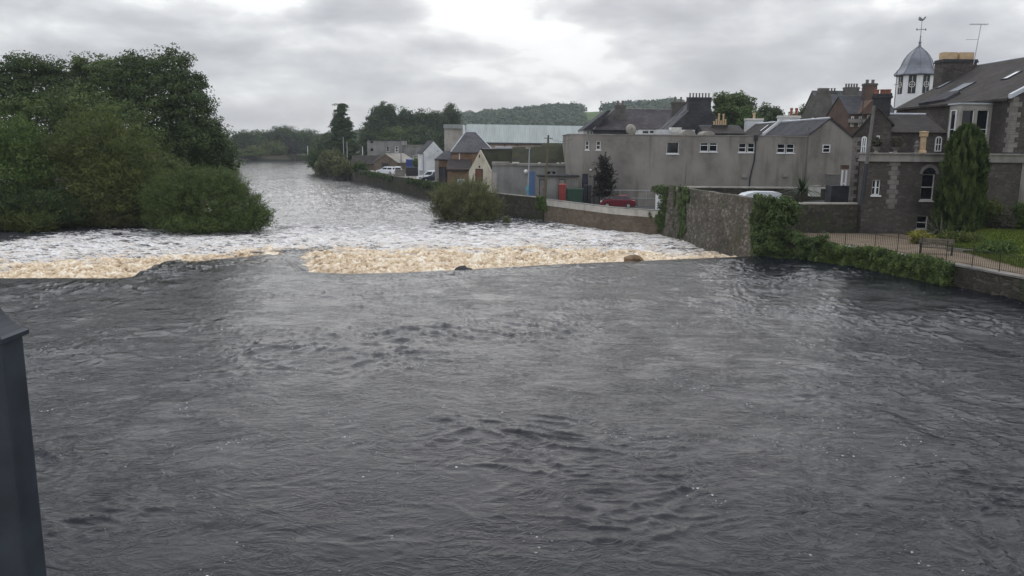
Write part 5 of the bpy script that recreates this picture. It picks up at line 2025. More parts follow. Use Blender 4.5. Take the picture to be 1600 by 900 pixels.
tree('sycamore_tree', 'mid-green rounded tree filling the middle of the wooded bank', 'tree', base_at(120, 90),
     [B3(130, 190, 90, 60, 48), B3(60, 200, 89, 55, 45), B3(190, 210, 89, 50, 44), B3(230, 250, 88, 40), B3(10, 200, 88, 50), B3(150, 240, 88, 60)],
     .28, 'leaf_mid', 1.15, 70, .6, .35, jit=.2, gaps=.05, rng=R_(24))
tree('willow_tree', 'olive-brown spreading willow in the centre of the wooded bank', 'tree', base_at(165, 82),
     [B3(150, 240, 82, 60, 60), B3(205, 265, 81, 45, 48), B3(110, 270, 81, 45, 50), B3(175, 300, 80, 55, 45), B3(225, 300, 80, 30, 40)],
     .24, 'leaf_olive', .8, 60, .7, .25, shoots=700, shootL=1.5, jit=.18, rng=R_(25), aspect=.4)
tree('willow_tree', 'bright yellow-green willow at the edge of the frame above the foam', 'tree', base_at(20, 80),
     [B3(28, 225, 80, 40, 34), B3(-15, 235, 79, 45, 40), B3(50, 260, 79, 36, 34), B3(5, 280, 78, 50, 40), B3(-60, 270, 79, 50, 50)],
     .24, 'leaf_bright', .75, 55, .65, .25, shoots=450, shootL=1.2, jit=.22, rng=R_(26), aspect=.42)
tree('alder_tree', 'dark rounded alder leaning over the river behind the big bush', 'tree', base_at(320, 104),
     [B3(310, 225, 104, 40, 36), B3(345, 250, 105, 24, 28), B3(285, 250, 103, 34, 40), B3(335, 285, 104, 30, 24), B3(300, 290, 103, 40, 30)],
     .27, 'leaf_mid', .9, 60, .65, .25, jit=.22, rng=R_(27))
tree('alder_tree', 'low olive alder between the oak and the big bush', 'tree', base_at(240, 88),
     [B3(255, 270, 88, 34, 40), B3(215, 290, 87, 30, 36), B3(280, 300, 89, 30, 30)],
     .25, 'leaf_olive', .8, 60, .65, .2, jit=.2, rng=R_(28))
under = [('thicket of dark low willow at the water edge under the sycamore', 60, 78, [B3(60, 320, 78, 46, 34), B3(20, 325, 77, 40, 34), B3(100, 325, 78, 34, 28)], 'leaf_dark'),
         ('grey-green scrubby willow clump beside the swirling dark water', 150, 80, [B3(150, 325, 80, 40, 28), B3(190, 330, 80, 34, 24), B3(120, 335, 80, 26, 20)], 'leaf_willow'),
         ('dark low scrub tucked behind the big island bush', 225, 82, [B3(225, 325, 82, 34, 28), B3(205, 300, 83, 30, 30)], 'leaf_dark'),
         ('small olive bush hanging over the white water at the frame edge', 60, 75, [B3(62, 345, 75.5, 26, 14), B3(15, 345, 75.5, 30, 14)], 'leaf_olive')]
for i, (lb, px, Y, bl, mt_) in enumerate(under):
    tree('willow_scrub', lb, 'bush', base_at(px, Y, -.9), bl, .21, mt_, .6, 50, .7, .1, shoots=160, shootL=1.0, rng=R_(30 + i), aspect=.4)

# big island bush and its neighbours standing in the river
tree('willow_bush', 'big rounded dark willow bush standing in the river before the wooded bank', 'bush', base_at(325, 77, LOW - .3),
     [B3(320, 318, 77, 62, 42, 3.6), B3(275, 312, 77.5, 42, 36, 3), B3(368, 328, 77, 42, 32, 2.8), B3(300, 290, 77.5, 44, 26, 2.6), B3(345, 292, 77.5, 36, 24, 2.4), B3(400, 340, 76.5, 24, 20, 2), B3(255, 330, 77, 26, 28, 2),
      B3(325, 345, 76, 80, 16, 3.4)],
     .165, 'leaf_mid', .48, 60, .75, .22, shoots=1500, shootL=1.0, rng=R_(41), aspect=.36, up=1.0)
tree('willow_bush', 'bushy green willow island in front of the dark river wall', 'bush', base_at(735, 92, LOW - .3),
     [B3(730, 322, 92, 44, 34, 3), B3(700, 318, 92, 26, 26, 2.2), B3(755, 330, 92, 30, 26, 2.2), B3(735, 300, 92.5, 30, 16, 2), B3(735, 344, 91.5, 40, 12, 2.4)],
     .17, 'leaf_willow', .5, 60, .75, .16, shoots=1000, shootL=1.25, rng=R_(42), aspect=.34, up=1.6)
tree('willow_sprig', 'tiny willow sprig poking from the rapids beside the bushy island', 'bush', base_at(791, 88.5, LOW - .2),
     [B3(791, 347, 88.5, 5, 7)], .13, 'leaf_willow', .2, 26, .8, .03, shoots=24, shootL=.5, rng=R_(43), aspect=.4)
rb = [('rounded dark bush on the far bank where the road wall begins', 505, 232, [B3(503, 252, 232, 16, 14), B3(492, 250, 236, 10, 12)], 'leaf_dark'),
      ('larger olive bush leaning over the river beside the tall conifer', 522, 215, [B3(520, 256, 215, 20, 17), B3(508, 262, 214, 13, 12)], 'leaf_willow'),
      ('small pale green bush at the foot of the quay wall', 541, 195, [B3(541, 266, 195, 13, 10), B3(532, 270, 195, 9, 8)], 'leaf_willow'),
      ('low tuft of shrubs on top of the quay wall end', 562, 186, [B3(562, 266, 186, 7, 6)], 'leaf_mid')]
for i, (lb, px, Y, bl, mt_) in enumerate(rb):
    tree('riverside_bush', lb, 'bush', base_at(px, Y, -1.3 if i < 3 else 1.0), bl, .42, mt_, 1.0, 60, .75, .15, shoots=120, shootL=1.4, rng=R_(50 + i), aspect=.5)

# far end of the river
farc = [('dark broad tree at the far left of the river bend', 385, 420, 222, 24, 18, 'leaf_dark'), ('grey-green tree at the bend beyond the river', 408, 450, 222, 20, 17, 'leaf_far'),
        ('rounded tallest tree at the river bend', 443, 440, 216, 26, 19, 'leaf_far'), ('olive tree low at the water where the river bends', 425, 405, 234, 18, 14, 'leaf_olive'),
        ('blackish copper tree right of the bend', 452, 430, 234, 13, 17, 'leaf_purple'), ('pale wide tree above the field at the bend', 480, 470, 222, 24, 18, 'leaf_far'),
        ('light green tree on the right of the river bend', 500, 380, 232, 15, 17, 'leaf_mid'), ('dark tree directly left of the tall conifer', 512, 330, 226, 16, 24, 'leaf_dark'),
        ('low olive tree at the far waterline', 395, 400, 240, 20, 9, 'leaf_olive')]
for i, (lb, px, Y, py, rw_, rh_, mt_) in enumerate(farc):
    py -= 3
    rw_ *= 1.15
    bl = [B3(px, py, Y, rw_ * .7, rh_ * .8), B3(px - rw_ * .45, py + rh_ * .3, Y + 2, rw_ * .5, rh_ * .6), B3(px + rw_ * .45, py + rh_ * .25, Y - 2, rw_ * .5, rh_ * .65), B3(px, py + rh_ * .8, Y, rw_ * .8, rh_ * .6)]
    tree('bank_tree', lb, 'tree', base_at(px, Y, 1.0), bl, .75, mt_, 2.1, 46, .7, .35, group='trees round the river bend', rng=R_(60 + i))
tree('conifer_tree', 'tall dark conifer standing above the far bank', 'tree', base_at(535, 265, 1.0),
     [B3(533, 172, 265, 8, 12), B3(530, 188, 265, 12, 11), B3(541, 194, 265, 10, 10), B3(526, 204, 265, 10, 9), B3(538, 212, 265, 16, 13), B3(522, 228, 265, 13, 14), B3(545, 230, 265, 17, 14), B3(532, 240, 265, 22, 12)],
     .5, 'leaf_dark', 1.0, 50, .45, .4, gaps=.22, jit=.35, rng=R_(75), inner=.3)
pop = [('tall airy poplar with ragged crown beyond the flat grey house', 598, 318, 163, 22, 'leaf_far'), ('slightly lower poplar right of the tall airy one', 634, 322, 172, 22, 'leaf_far'),
       ('dark broad poplar behind the white gable house', 662, 330, 175, 20, 'leaf_dark'), ('pointed poplar pair beside the warehouse end wall', 702, 335, 167, 17, 'leaf_dark'),
       ('leaning low poplar left of the group over the flat house roof', 576, 310, 190, 12, 'leaf_far'), ('blunt green poplar between the pair and the dark one', 682, 325, 176, 17, 'leaf_far'),
       ('rounded green tree low in front of the poplars', 615, 300, 200, 20, 'leaf_mid'), ('dense green tree hiding the poplar trunks behind the long shed', 650, 305, 200, 24, 'leaf_far')]
for i, (lb, px, Y, top, rw_, mt_) in enumerate(pop):
    H_ = (235 - top) / 2
    bl = [B3(px, top + 13, Y, rw_ * .65, 14), B3(px - rw_ * .5, top + 26, Y, rw_ * .6, 17), B3(px + rw_ * .55, top + 23, Y + 2, rw_ * .6, 18), B3(px, top + 42, Y, rw_ * 1.2, 22), B3(px + 4, 226, Y, rw_ * 1.25, 20)]
    tree('poplar_tree', lb, 'tree', base_at(px, Y, 1.2), bl, .62, mt_, 1.5, 48, .85, .4, group='poplars behind the riverside houses', gaps=.15, jit=.3, rng=R_(80 + i))

# trees over the town roofs
tree('town_tree', 'large loose green tree rising behind the seven-pot chimney', 'tree', base_at(1140, 150, 2.5),
     [B3(1138, 172, 150, 26, 24), B3(1125, 190, 150, 24, 20), B3(1155, 185, 150, 22, 20), B3(1148, 155, 150, 18, 10), B3(1165, 165, 152, 12, 12), B3(1128, 158, 150, 14, 12)],
     .42, 'leaf_mid', 1.1, 50, .6, .35, gaps=.25, jit=.4, rng=R_(90), inner=.3)
tree('town_tree', 'small light green tree between the two white chimneys', 'tree', base_at(1167, 142, 2.5), [B3(1166, 184, 142, 12, 14), B3(1178, 192, 142, 8, 12)], .4, 'leaf_bright', .9, 45, .7, .2, rng=R_(91))
tree('town_tree', 'dark rounded tree behind the white cottage chimney', 'tree', base_at(1200, 165, 3), [B3(1196, 178, 165, 16, 14), B3(1212, 180, 165, 12, 14), B3(1200, 192, 165, 20, 14)], .45, 'leaf_dark', 1.1, 50, .65, .25, gaps=.1, rng=R_(92))
tree('town_tree', 'broad dark tree mass beside the stepped gable', 'tree', base_at(1258, 185, 3), [B3(1262, 182, 185, 18, 16), B3(1246, 190, 185, 14, 14), B3(1276, 178, 187, 12, 12)], .5, 'leaf_dark', 1.3, 50, .65, .3, rng=R_(93))

# dark shrub against the grey building, palm by the yard
tree('wall_shrub', 'tall thin bronze-leaved shrub growing against the grey harled wall', 'shrub', base_at(946, 93.5, .5),
     [B3(944, 262, 93.5, 6, 12), B3(940, 280, 93.5, 9, 12), B3(950, 290, 93.5, 9, 10), B3(948, 272, 93.5, 7, 9), B3(945, 300, 93.5, 11, 8), B3(941, 252, 93.5, 4, 7)],
     .22, 'leaf_purple', .5, 34, .5, .08, gaps=.25, jit=.4, shoots=150, shootL=.8, rng=R_(94))


def spiky(name, label, cat, base, n, L, mat, w=.05, droop=.5, trunk=0.0, seed=1):
    t = thing(name, label, cat, tuple(base))
    rg = random.Random(seed)
    m = MB()
    top = Vector(base) + Vector((0, 0, trunk))
    for i in range(n):
        a = rg.uniform(0, 2 * math.pi)
        el = rg.uniform(.25, 1.35)
        d = Vector((math.cos(a) * math.cos(el), math.sin(a) * math.cos(el), math.sin(el)))
        side = Vector((-math.sin(a), math.cos(a), 0))
        l_ = L * rg.uniform(.7, 1.1)
        prev = None
        vs = []
        for k in range(6):
            s_ = k / 5
            p = top + d * (l_ * s_) - Vector((0, 0, droop * l_ * s_ * s_ * math.cos(el)))
            ww_ = w * (1 - s_ * .9) * (1 if k else .5)
            vs += [p - side * ww_, p + side * ww_ , p + Vector((0, 0, .012))]
        fs = []
        for k in range(5):
            q = k * 3
            fs += [(q, q + 3, q + 5, q + 2), (q + 2, q + 5, q + 4, q + 1), (q, q + 1, q + 4, q + 3)]
        m.add(vs, fs)
    m.build('leaves', MT[mat], t)
    if trunk:
        m = MB()
        m.path([Vector(base), Vector(base) + Vector((.05, 0, trunk * .5)), top], [.13, .11, .12], 8)
        m.build('trunk', MT['bark'], t)
    return t


MT['blade_dark'] = m_plain('spiky_leaf', (.05, .075, .03), .5, .3, .3, 3)
MT['blade_pale'] = m_plain('pale_spiky_leaf', (.17, .17, .12), .6, .3, .35, 3)
pb = at(1252, 312, 64)
spiky('cabbage_palm', 'spiky cabbage palm behind the ivy-topped wall corner', 'palm', (pb.x, pb.y, .6), 120, 1.9, 'blade_dark', .06, .6, 3.3, 4)
pb = at(1470, 358, 57)
spiky('flax_plant', 'pale spiky flax plant at the foot of the columnar cypress', 'plant', (pb.x, pb.y, 1.3), 46, 1.9, 'blade_pale', .06, .35, 0.0, 6)

# columnar cypress
cb = at(1495, 365, 57.5)
cy = thing('cypress_tree', 'tall columnar green cypress in front of the villa', 'tree', (cb.x, cb.y, 1.2))
rg = R_(101)
n_ = 52000
h_ = rg.rand(n_) ** .9
topz = ZZ(1497, 199, 57.5) - 1.2
prof_r = np.interp(h_, [0, .05, .25, .45, .65, .8, .92, 1], [1.5, 1.95, 2.05, 1.98, 1.85, 1.6, 1.25, .4])
a_ = rg.rand(n_) * 2 * math.pi
lob = 1 + .10 * np.sin(a_ * 3 + h_ * 5) + .10 * np.sin(a_ * 7 - h_ * 9) + .09 * np.sin(a_ * 13 + h_ * 14)
vert = .28 * fbm(a_ * 2.6, h_ * 9, 4, 70)
rr = prof_r * (lob + vert) * (.72 + .28 * rg.rand(n_) ** .5) * .70
P = np.stack([cb.x + rr * np.cos(a_), cb.y + rr * np.sin(a_), 1.2 + h_ * topz + .25 * rg.rand(n_)], 1)
Nn = np.stack([np.cos(a_), np.sin(a_), np.full(n_, .35)], 1) + .5 * rg.normal(size=(n_, 3))
T = .5 + 1.6 * fbm(a_ * 4, h_ * 9, 3, 71) + .3 * (rg.rand(n_) - .5)
AX = np.stack([.45 * np.cos(a_), .45 * np.sin(a_), np.ones(n_)], 1)
leaf_obj('crown', P, Nn, .26 * (.6 + .7 * rg.rand(n_)), T, MT['leaf_cypress'], cy, .3, AX, rg)
m = MB()
m.path([(cb.x, cb.y, 1.0), (cb.x, cb.y, 4), (cb.x, cb.y, 1.2 + topz * .85)], [.2, .15, .04], 8)
m.build('trunk', MT['bark'], cy)

# garden shrubs
for i, (nm, lb, px, py, Y, rp, mt_, z0_) in enumerate((
        ('garden_shrub', 'dull green shrub between cypress and arched villa window', 1545, 335, 58.2, (24, 26), 'leaf_olive', 1.4),
        ('garden_shrub', 'loose dusty shrub under the arched villa window', 1562, 345, 57.6, (20, 20), 'leaf_grey', 1.4),
        ('garden_shrub', 'dark shrub by the villa corner at the edge of view', 1598, 340, 57.6, (22, 28), 'leaf_mid', 1.5),
        ('garden_shrub', 'yellow-flowered low shrub beside the garden bench', 1438, 370, 53.6, (15, 8), 'leaf_yellow', 1.0),
        ('garden_shrub', 'low mounded bush behind the bench', 1512, 376, 52.5, (22, 11), 'leaf_olive', 1.3),
        ('garden_shrub', 'green leafy border plant by the lawn edge', 1560, 388, 47.5, (26, 10), 'leaf_bright', 1.3),
        ('garden_shrub', 'thin ragged shrub with pale stems near the flax', 1478, 372, 53.5, (12, 9), 'leaf_olive', 1.3))):
    tree(nm, lb, 'shrub', base_at(px, Y, z0_), [B3(px, py, Y, rp[0] * .8, rp[1] * .8), B3(px - rp[0] * .5, py + rp[1] * .3, Y + .3, rp[0] * .5, rp[1] * .5), B3(px + rp[0] * .5, py + rp[1] * .2, Y, rp[0] * .55, rp[1] * .6)],
         .13, mt_, .28, 34, .75, .04, shoots=60, shootL=.4, rng=R_(110 + i))

# ivy and hedge on the river walls
def ivy_on(name, label, ys, z_lo, z_hi, off, th, n, mat, size, seed, cat='ivy', lumps=.0, edge=.3):
    rg = R_(seed)
    y = ys[0] + (ys[1] - ys[0]) * rg.rand(n)
    x = np.array([float(v) for v in xr(y)])
    f = rg.rand(n)
    zl = z_lo(y) if callable(z_lo) else np.full(n, z_lo)
    zh = z_hi(y) if callable(z_hi) else np.full(n, z_hi)
    z = zl + (zh - zl) * f
    bul = fbm(y * 1.1, z * 1.2, 3, seed) * lumps
    keep = (1.3 * fbm(y * .9 + 3, z * .7, 3, seed + 3) + .9 * np.minimum(1, np.minimum(np.abs(y - ys[0]), np.abs(y - ys[1])) / edge) - .35) > 0
    o_ = off + (th + bul) * rg.rand(n) ** .6
    P = np.stack([x - o_, y - o_ * .25, z + .08 * rg.normal(size=n)], 1)[keep]
    Nn = np.tile([-.75, -.55, .45], (len(P), 1)) + .55 * rg.normal(size=(len(P), 3))
    T = (.5 + 1.1 * fbm(y * 2.2, z * 2.2, 2, seed + 9) + .35 * (rg.rand(n) - .5))[keep]
    t = thing(name, label, cat, (float(P[:, 0].mean()), float(P[:, 1].mean()), float(P[:, 2].min())))
    leaf_obj('foliage', P, Nn, size * (.6 + .8 * rg.rand(len(P))), T, MT[mat], t, .8, rng=rg)
    return t, P


tI = lambda y: 3.75 + 0 * y
ivy_on('ivy', 'thick ivy curtain at the far end of the tall rubble wall next to the parapet', (yC - 1.6, yC + 1.0), lambda y: -.6 + .3 * np.sin(y * 2), lambda y: 3.7 + 0 * y, -.05, .3, 9000, 'leaf_ivy', .15, 121, edge=.9)
ivy_on('ivy', 'second ivy strip hanging on the tall rubble wall beside the first', (yC - 5.4, yC - 2.2), lambda y: -.4 + .5 * np.sin(y), lambda y: 3.75 + 0 * y, -.05, .26, 8500, 'leaf_ivy', .15, 122, edge=1.2)
ivy_on('ivy', 'bright ivy mass tumbling over the near corner of the tall rubble wall', (yB_ - .4, yB_ + 1.5), lambda y: .1 + 0 * y, lambda y: 4.1 + 0 * y, -.1, .55, 10500, 'leaf_ivy', .15, 123, lumps=.3, edge=.25)
# ivy spreading over the corner onto the garden wall top
rg = R_(124)
P, Nn, T = crown_pts([(xw0 + .6, yB_ + .2, 3.55, .95, .6, .5), (xw0 + 1.3, yB_ + .3, 3.0, .6, .5, .8), (xw0 + .3, yB_ - .1, 2.5, .8, .5, 1.3)], .3, 50, .7, rng=rg)
iv = thing('ivy', 'rounded ivy head on the wall corner under the cabbage palm', 'ivy', (xw0 + .5, yB_, 1.1))
leaf_obj('foliage', P, Nn, .15, T, MT['leaf_ivy'], iv, .8)
ivy_on('hedge', 'long creeping evergreen hedge hanging over the low river wall below the railing', (g(1480, 446, 0)[0] - .2, yB_ - 2.6), -.12, lambda y: 1.25 + .1 * np.sin(y * 1.7), -.25, .75, 46000, 'leaf_mid', .13, 125, 'hedge', .5, .25)
ivy_on('hedge', 'lighter green bushy growth where the low wall meets the tall one', (yB_ - 3.0, yB_ + .1), -.1, lambda y: 1.7 + .25 * np.sin(y * 2.1), -.2, .9, 14000, 'leaf_ivy', .14, 126, 'hedge', .6, .25)
ivy_on('wall_growth', 'tuft of weeds at the joint between parapet and dark wall', (yD - .6, yD + 1.2), .2, 1.6, -.05, .25, 2200, 'leaf_mid', .14, 127, 'weeds', edge=.3)
rgw = R_(128)
for i, (ya_, yb2, lb) in enumerate(((104, 113, 'dark weeds hanging on the quay wall behind the bushy island'), (120, 140, 'patchy green growth along the middle of the quay wall'), (150, 180, 'shaggy weeds on the far stretch of the quay wall'))):
    ivy_on('wall_growth', lb, (ya_, yb2), lambda y: .75 + 1.1 * fbm(y * .35, y * 0 + 2.0, 3, 131), 1.5, -.05, .3, 5200, 'leaf_dark', .25, 130 + i, 'weeds', .2, .6)

# ================================================================== wooded hill
def hill_h(x, y):
    r = np.interp(x, [-700, -420, -230, -70, 10, 65, 100, 200, 300, 480, 800], [2, 3, 4, 34, 43, 48, 47, 56, 12, 4, 2])
    return r * np.exp(-((y - 1050) / 210.0) ** 2) + 3 * fbm(x * .012, y * .012, 3, 90)


hx = np.linspace(-700, 800, 110)
hy = np.linspace(700, 1400, 50)
HX, HY_ = np.meshgrid(hx, hy)
HZ = hill_h(HX, HY_)
HZ[0, :] = HZ[-1, :] = -2
i = np.arange(49)[:, None] * 110 + np.arange(109)[None]
Q = np.stack([i, i + 1, i + 111, i + 110], -1).reshape(-1, 4)
me = bpy.data.meshes.new('hill')
me.from_pydata(np.stack([HX, HY_, HZ], -1).reshape(-1, 3).tolist(), [], Q.tolist())
MT['hill'] = m_plain('pasture', (.085, .13, .035), .95, .1, .25, .02)
me.materials.append(MT['hill'])
o = bpy.data.objects.new('hill', me)
COL.objects.link(o)
o['kind'] = 'structure'
me.polygons.foreach_set('use_smooth', [True] * len(me.polygons))
rg = R_(140)
n_c = 2600
cx_ = rg.uniform(-240, 290, n_c)
cy_ = rg.uniform(860, 1120, n_c)
pxs = 800 + cx_ / cy_ * F
keep = ((pxs < 903) | (pxs > 940) | (cy_ < 905)) & ((pxs < 903) | (pxs > 925) | (cy_ < 880))
cx_, cy_ = cx_[keep], cy_[keep]
k_ = 60
cr_ = 4 + 6 * rg.rand(len(cx_)) ** 1.5
dd = unit(rg.normal(size=(len(cx_) * k_, 3)))
dd[:, 2] = np.abs(dd[:, 2])
C = np.stack([cx_, cy_, hill_h(cx_, cy_) + 3], 1)
P = np.repeat(C, k_, 0) + dd * np.repeat(cr_, k_)[:, None] * np.array([1, 1, .95]) * (.75 + .3 * rg.rand(len(dd), 1))
T = np.repeat(.5 + .5 * (rg.rand(len(cx_)) - .5), k_) + .25 * (rg.rand(len(dd)) - .5)
o = leaf_obj('hill_wood', P, dd + .3 * rg.normal(size=dd.shape), 3.2 * (.7 + .6 * rg.rand(len(dd))), T, MT['leaf_far'], None, .8)
o['kind'] = 'stuff'
mc = at(939, 166, 1040)
hm = thing('hill_mast', 'thin mast on the skyline of the green hill', 'mast', (mc.x, mc.y, hill_h(mc.x, mc.y) - 1))
m = MB()
m.tube((mc.x, mc.y, hill_h(mc.x, mc.y) - 1), (mc.x, mc.y, ZZ(939, 157.5, 1040)), .55, .35, 6)
m.build('pole', MT['pipe'], hm)
m = MB()
m.tube((mc.x, mc.y, ZZ(939, 160, 1040)), (mc.x, mc.y, ZZ(939, 158, 1040)), .9, .9, 8)
m.build('drum', MT['pipe'], hm)
# distant wooded skyline on both sides, beyond what stands nearer
rg = R_(150)
n_c = 1500
cx_ = rg.uniform(-1500, 1500, n_c)
cy_ = 620 + 60 * rg.rand(n_c) + np.abs(cx_) * .05
keep = (cx_ < -60) | (cx_ > 330)
cx_, cy_ = cx_[keep], cy_[keep]
dd = unit(rg.normal(size=(len(cx_) * k_, 3)))
cr_ = 5 + 5 * rg.rand(len(cx_))
C = np.stack([cx_, cy_, 5 + 4 * rg.rand(len(cx_))], 1)
P = np.repeat(C, k_, 0) + dd * np.repeat(cr_, k_)[:, None] * (.75 + .3 * rg.rand(len(dd), 1))
T = np.repeat(.5 + .5 * (rg.rand(len(cx_)) - .5), k_) + .25 * (rg.rand(len(dd)) - .5)
o = leaf_obj('far_wood', P, dd + .3 * rg.normal(size=dd.shape), 2.4, T, MT['leaf_far'], None, .8)
o['kind'] = 'stuff'

# ================================================================== cars
def car(label, loc, rz, paint, kind='hatch', group=None, L=4.1, W=1.72, Hc=1.48):
    t = thing('parked_car', label, 'car', loc, rz, group)
    M = WM[t.name]
    est = kind in ('estate', 'suv', 'van')
    low = [(-L / 2, .32), (-L / 2 + .1, .2), (L / 2 - .1, .2), (L / 2, .35), (L / 2 - .02, .62), (L / 2 - .25, .78), (L / 2 - 1.05, .93), (-L / 2 + .35, .96), (-L / 2 + .05, .85), (-L / 2, .6)]
    m = MB(M)

    def loft(prof, halfs, ins):
        vs, fs = [], []
        n_ = len(prof)
        zc = sum(p[1] for p in prof) / n_
        for yv, s_ in zip(halfs, ins):
            for (x, z) in prof:
                vs.append((x * (1 - s_ * .03), yv, zc + (z - zc) * (1 - s_ * .12)))
        k = len(halfs)
        for j in range(k - 1):
            for i in range(n_):
                fs.append((j * n_ + i, (j + 1) * n_ + i, (j + 1) * n_ + (i + 1) % n_, j * n_ + (i + 1) % n_))
        fs += [tuple(range(n_)), tuple(range(k * n_ - 1, (k - 1) * n_ - 1, -1))]
        return vs, fs
    m.add(*loft(low, (-W / 2, -W / 2 + .12, W / 2 - .12, W / 2), (1, 0, 0, 1)))
    body = m.build('body', MT[paint], t)
    rear = -L / 2 + (.22 if est else .42)
    fr = L / 2 - 1.15
    rr0, rr1 = rear + (.18 if est else .5), fr - .85
    zt = Hc
    base_z = .93
    wb_, wt_ = W / 2 - .08, W / 2 - .26
    m = MB(M)
    m.add([(rear, -wb_, base_z), (fr, -wb_, base_z), (fr, wb_, base_z), (rear, wb_, base_z), (rr0, -wt_, zt - .08), (rr1, -wt_, zt - .08), (rr1, wt_, zt - .08), (rr0, wt_, zt - .08)],
          [(3, 2, 1, 0), (4, 5, 6, 7), (0, 1, 5, 4), (1, 2, 6, 5), (2, 3, 7, 6), (3, 0, 4, 7)])
    m.build('cabin', MT[paint], t)
    m = MB(M)
    m.add([(rr0 - .05, -wt_ - .02, zt - .09), (rr1 + .08, -wt_ - .02, zt - .09), (rr1 + .08, wt_ + .02, zt - .09), (rr0 - .05, wt_ + .02, zt - .09),
           (rr0 + .1, -wt_ + .1, zt), (rr1 - .15, -wt_ + .1, zt), (rr1 - .15, wt_ - .1, zt), (rr0 + .1, wt_ - .1, zt)],
          [(3, 2, 1, 0), (4, 5, 6, 7), (0, 1, 5, 4), (1, 2, 6, 5), (2, 3, 7, 6), (3, 0, 4, 7)])
    m.build('car_roof', MT[paint], t)

    def panel(name, pts, mat='glass'):
        pts = [Vector(p) for p in pts]
        nn_ = (pts[1] - pts[0]).cross(pts[2] - pts[1]).normalized()
        mm_ = MB(M)
        mm_.add([p + nn_ * .012 for p in pts] + [p - nn_ * .02 for p in pts], [(0, 1, 2, 3), (7, 6, 5, 4), (0, 4, 5, 1), (1, 5, 6, 2), (2, 6, 7, 3), (3, 7, 4, 0)])
        mm_.build(name, MT[mat], t)

    def lerp3(a, b, k):
        return Vector(a).lerp(Vector(b), k)
    for s_ in (-1, 1):
        A0, A1, A2, A3 = (rear, s_ * wb_, base_z), (fr, s_ * wb_, base_z), (rr1, s_ * wt_, zt - .08), (rr0, s_ * wt_, zt - .08)
        def q(u, v):
            return lerp3(lerp3(A0, A1, u), lerp3(A3, A2, u), v)
        for (u0, u1) in (((.07, .47), (.51, .93)) if kind != 'van' else ((.62, .93),)):
            pts = [q(u0, .12), q(u1, .12), q(u1 - (.02), .86), q(u0 + .01, .86)]
            panel('side_window', pts if s_ < 0 else pts[::-1])
    F0, F1, F2, F3 = (fr, -wb_, base_z), (fr, wb_, base_z), (rr1, wt_, zt - .08), (rr1, -wt_, zt - .08)
    def qf(u, v):
        return lerp3(lerp3(F0, F1, u), lerp3(F3, F2, u), v)
    panel('windscreen', [qf(.06, .06), qf(.94, .06), qf(.94, .92), qf(.06, .92)])
    Rr = [(rear, wb_, base_z), (rear, -wb_, base_z), (rr0, -wt_, zt - .08), (rr0, wt_, zt - .08)]
    def qr_(u, v):
        return lerp3(lerp3(Rr[0], Rr[1], u), lerp3(Rr[3], Rr[2], u), v)
    panel('rear_window', [qr_(.1, .15), qr_(.9, .15), qr_(.9, .85), qr_(.1, .85)])
    for sx_ in (-1, 1):
        for sy_ in (-1, 1):
            c_ = Vector((sx_ * (L / 2 - .78), sy_ * (W / 2 - .1), .31))
            m = MB(M)
            m.tube(c_ - Vector((0, .1, 0)), c_ + Vector((0, .1, 0)), .31, None, 18)
            wh = m.build('wheel', MT['tyre'], t)
            m = MB(M)
            m.tube(c_ + Vector((0, sy_ * .09, 0)), c_ + Vector((0, sy_ * .115, 0)), .19, None, 10)
            m.build('rim', MT['alloy'], wh)
    for sy_ in (-1, 1):
        m = MB(M)
        m.box(L / 2 - .2, L / 2 + .005, sy_ * (W / 2 - .3) - .16, sy_ * (W / 2 - .3) + .16, .6, .74)
        m.build('headlight', MT['lampglass'], t)
        m = MB(M)
        m.box(-L / 2 - .005, -L / 2 + .15, sy_ * (W / 2 - .22) - .13, sy_ * (W / 2 - .22) + .13, .66, .86)
        m.build('tail_light', MT['rear_red'], t)
    m = MB(M)
    m.box(L / 2 - .03, L / 2 + .03, -.7, .7, .28, .45)
    m.box(-L / 2 - .03, -L / 2 + .03, -.7, .7, .3, .46)
    m.build('bumper', MT['dark'], t)
    return t


p_ = onz(969, 321, .55)
car('dark red hatchback parked in the car park behind the parapet', (XX(968, 90), 90, .56), math.radians(172), 'car_red', L=3.9)
grp = 'cars parked along the riverside road'
car('white estate car side-on in front of the pitched stone shed', (XX(604, 168), 168, 1.1), math.radians(150), 'car_white', 'estate', grp, 4.6, 1.8, 1.55)
car('white van-like car showing its dark rear window near the brown bin store', (XX(621, 163), 163, 1.1), math.radians(100), 'car_white', 'suv', grp, 4.2, 1.75, 1.75)
car('white people carrier by the corner of the white gable house', (XX(672, 143), 143, 1.0), math.radians(165), 'car_white', 'suv', grp, 4.6, 1.85, 1.75)
car('small dark car half hidden beside the white people carrier', (XX(676, 138), 138.3, 1.0), math.radians(170), 'car_dark', 'hatch', grp, 3.6, 1.65, 1.4)
car('pale blue car seen from the front beside the cream gable', (XX(721, 117.3), 117.3, .9), math.radians(-78), 'car_blue', 'hatch', grp, 3.9, 1.7, 1.45)
car('distant white car beyond the stone sheds', (XX(571, 212), 212, 1.1), math.radians(175), 'car_white', 'hatch', grp, 4.0, 1.7, 1.45)
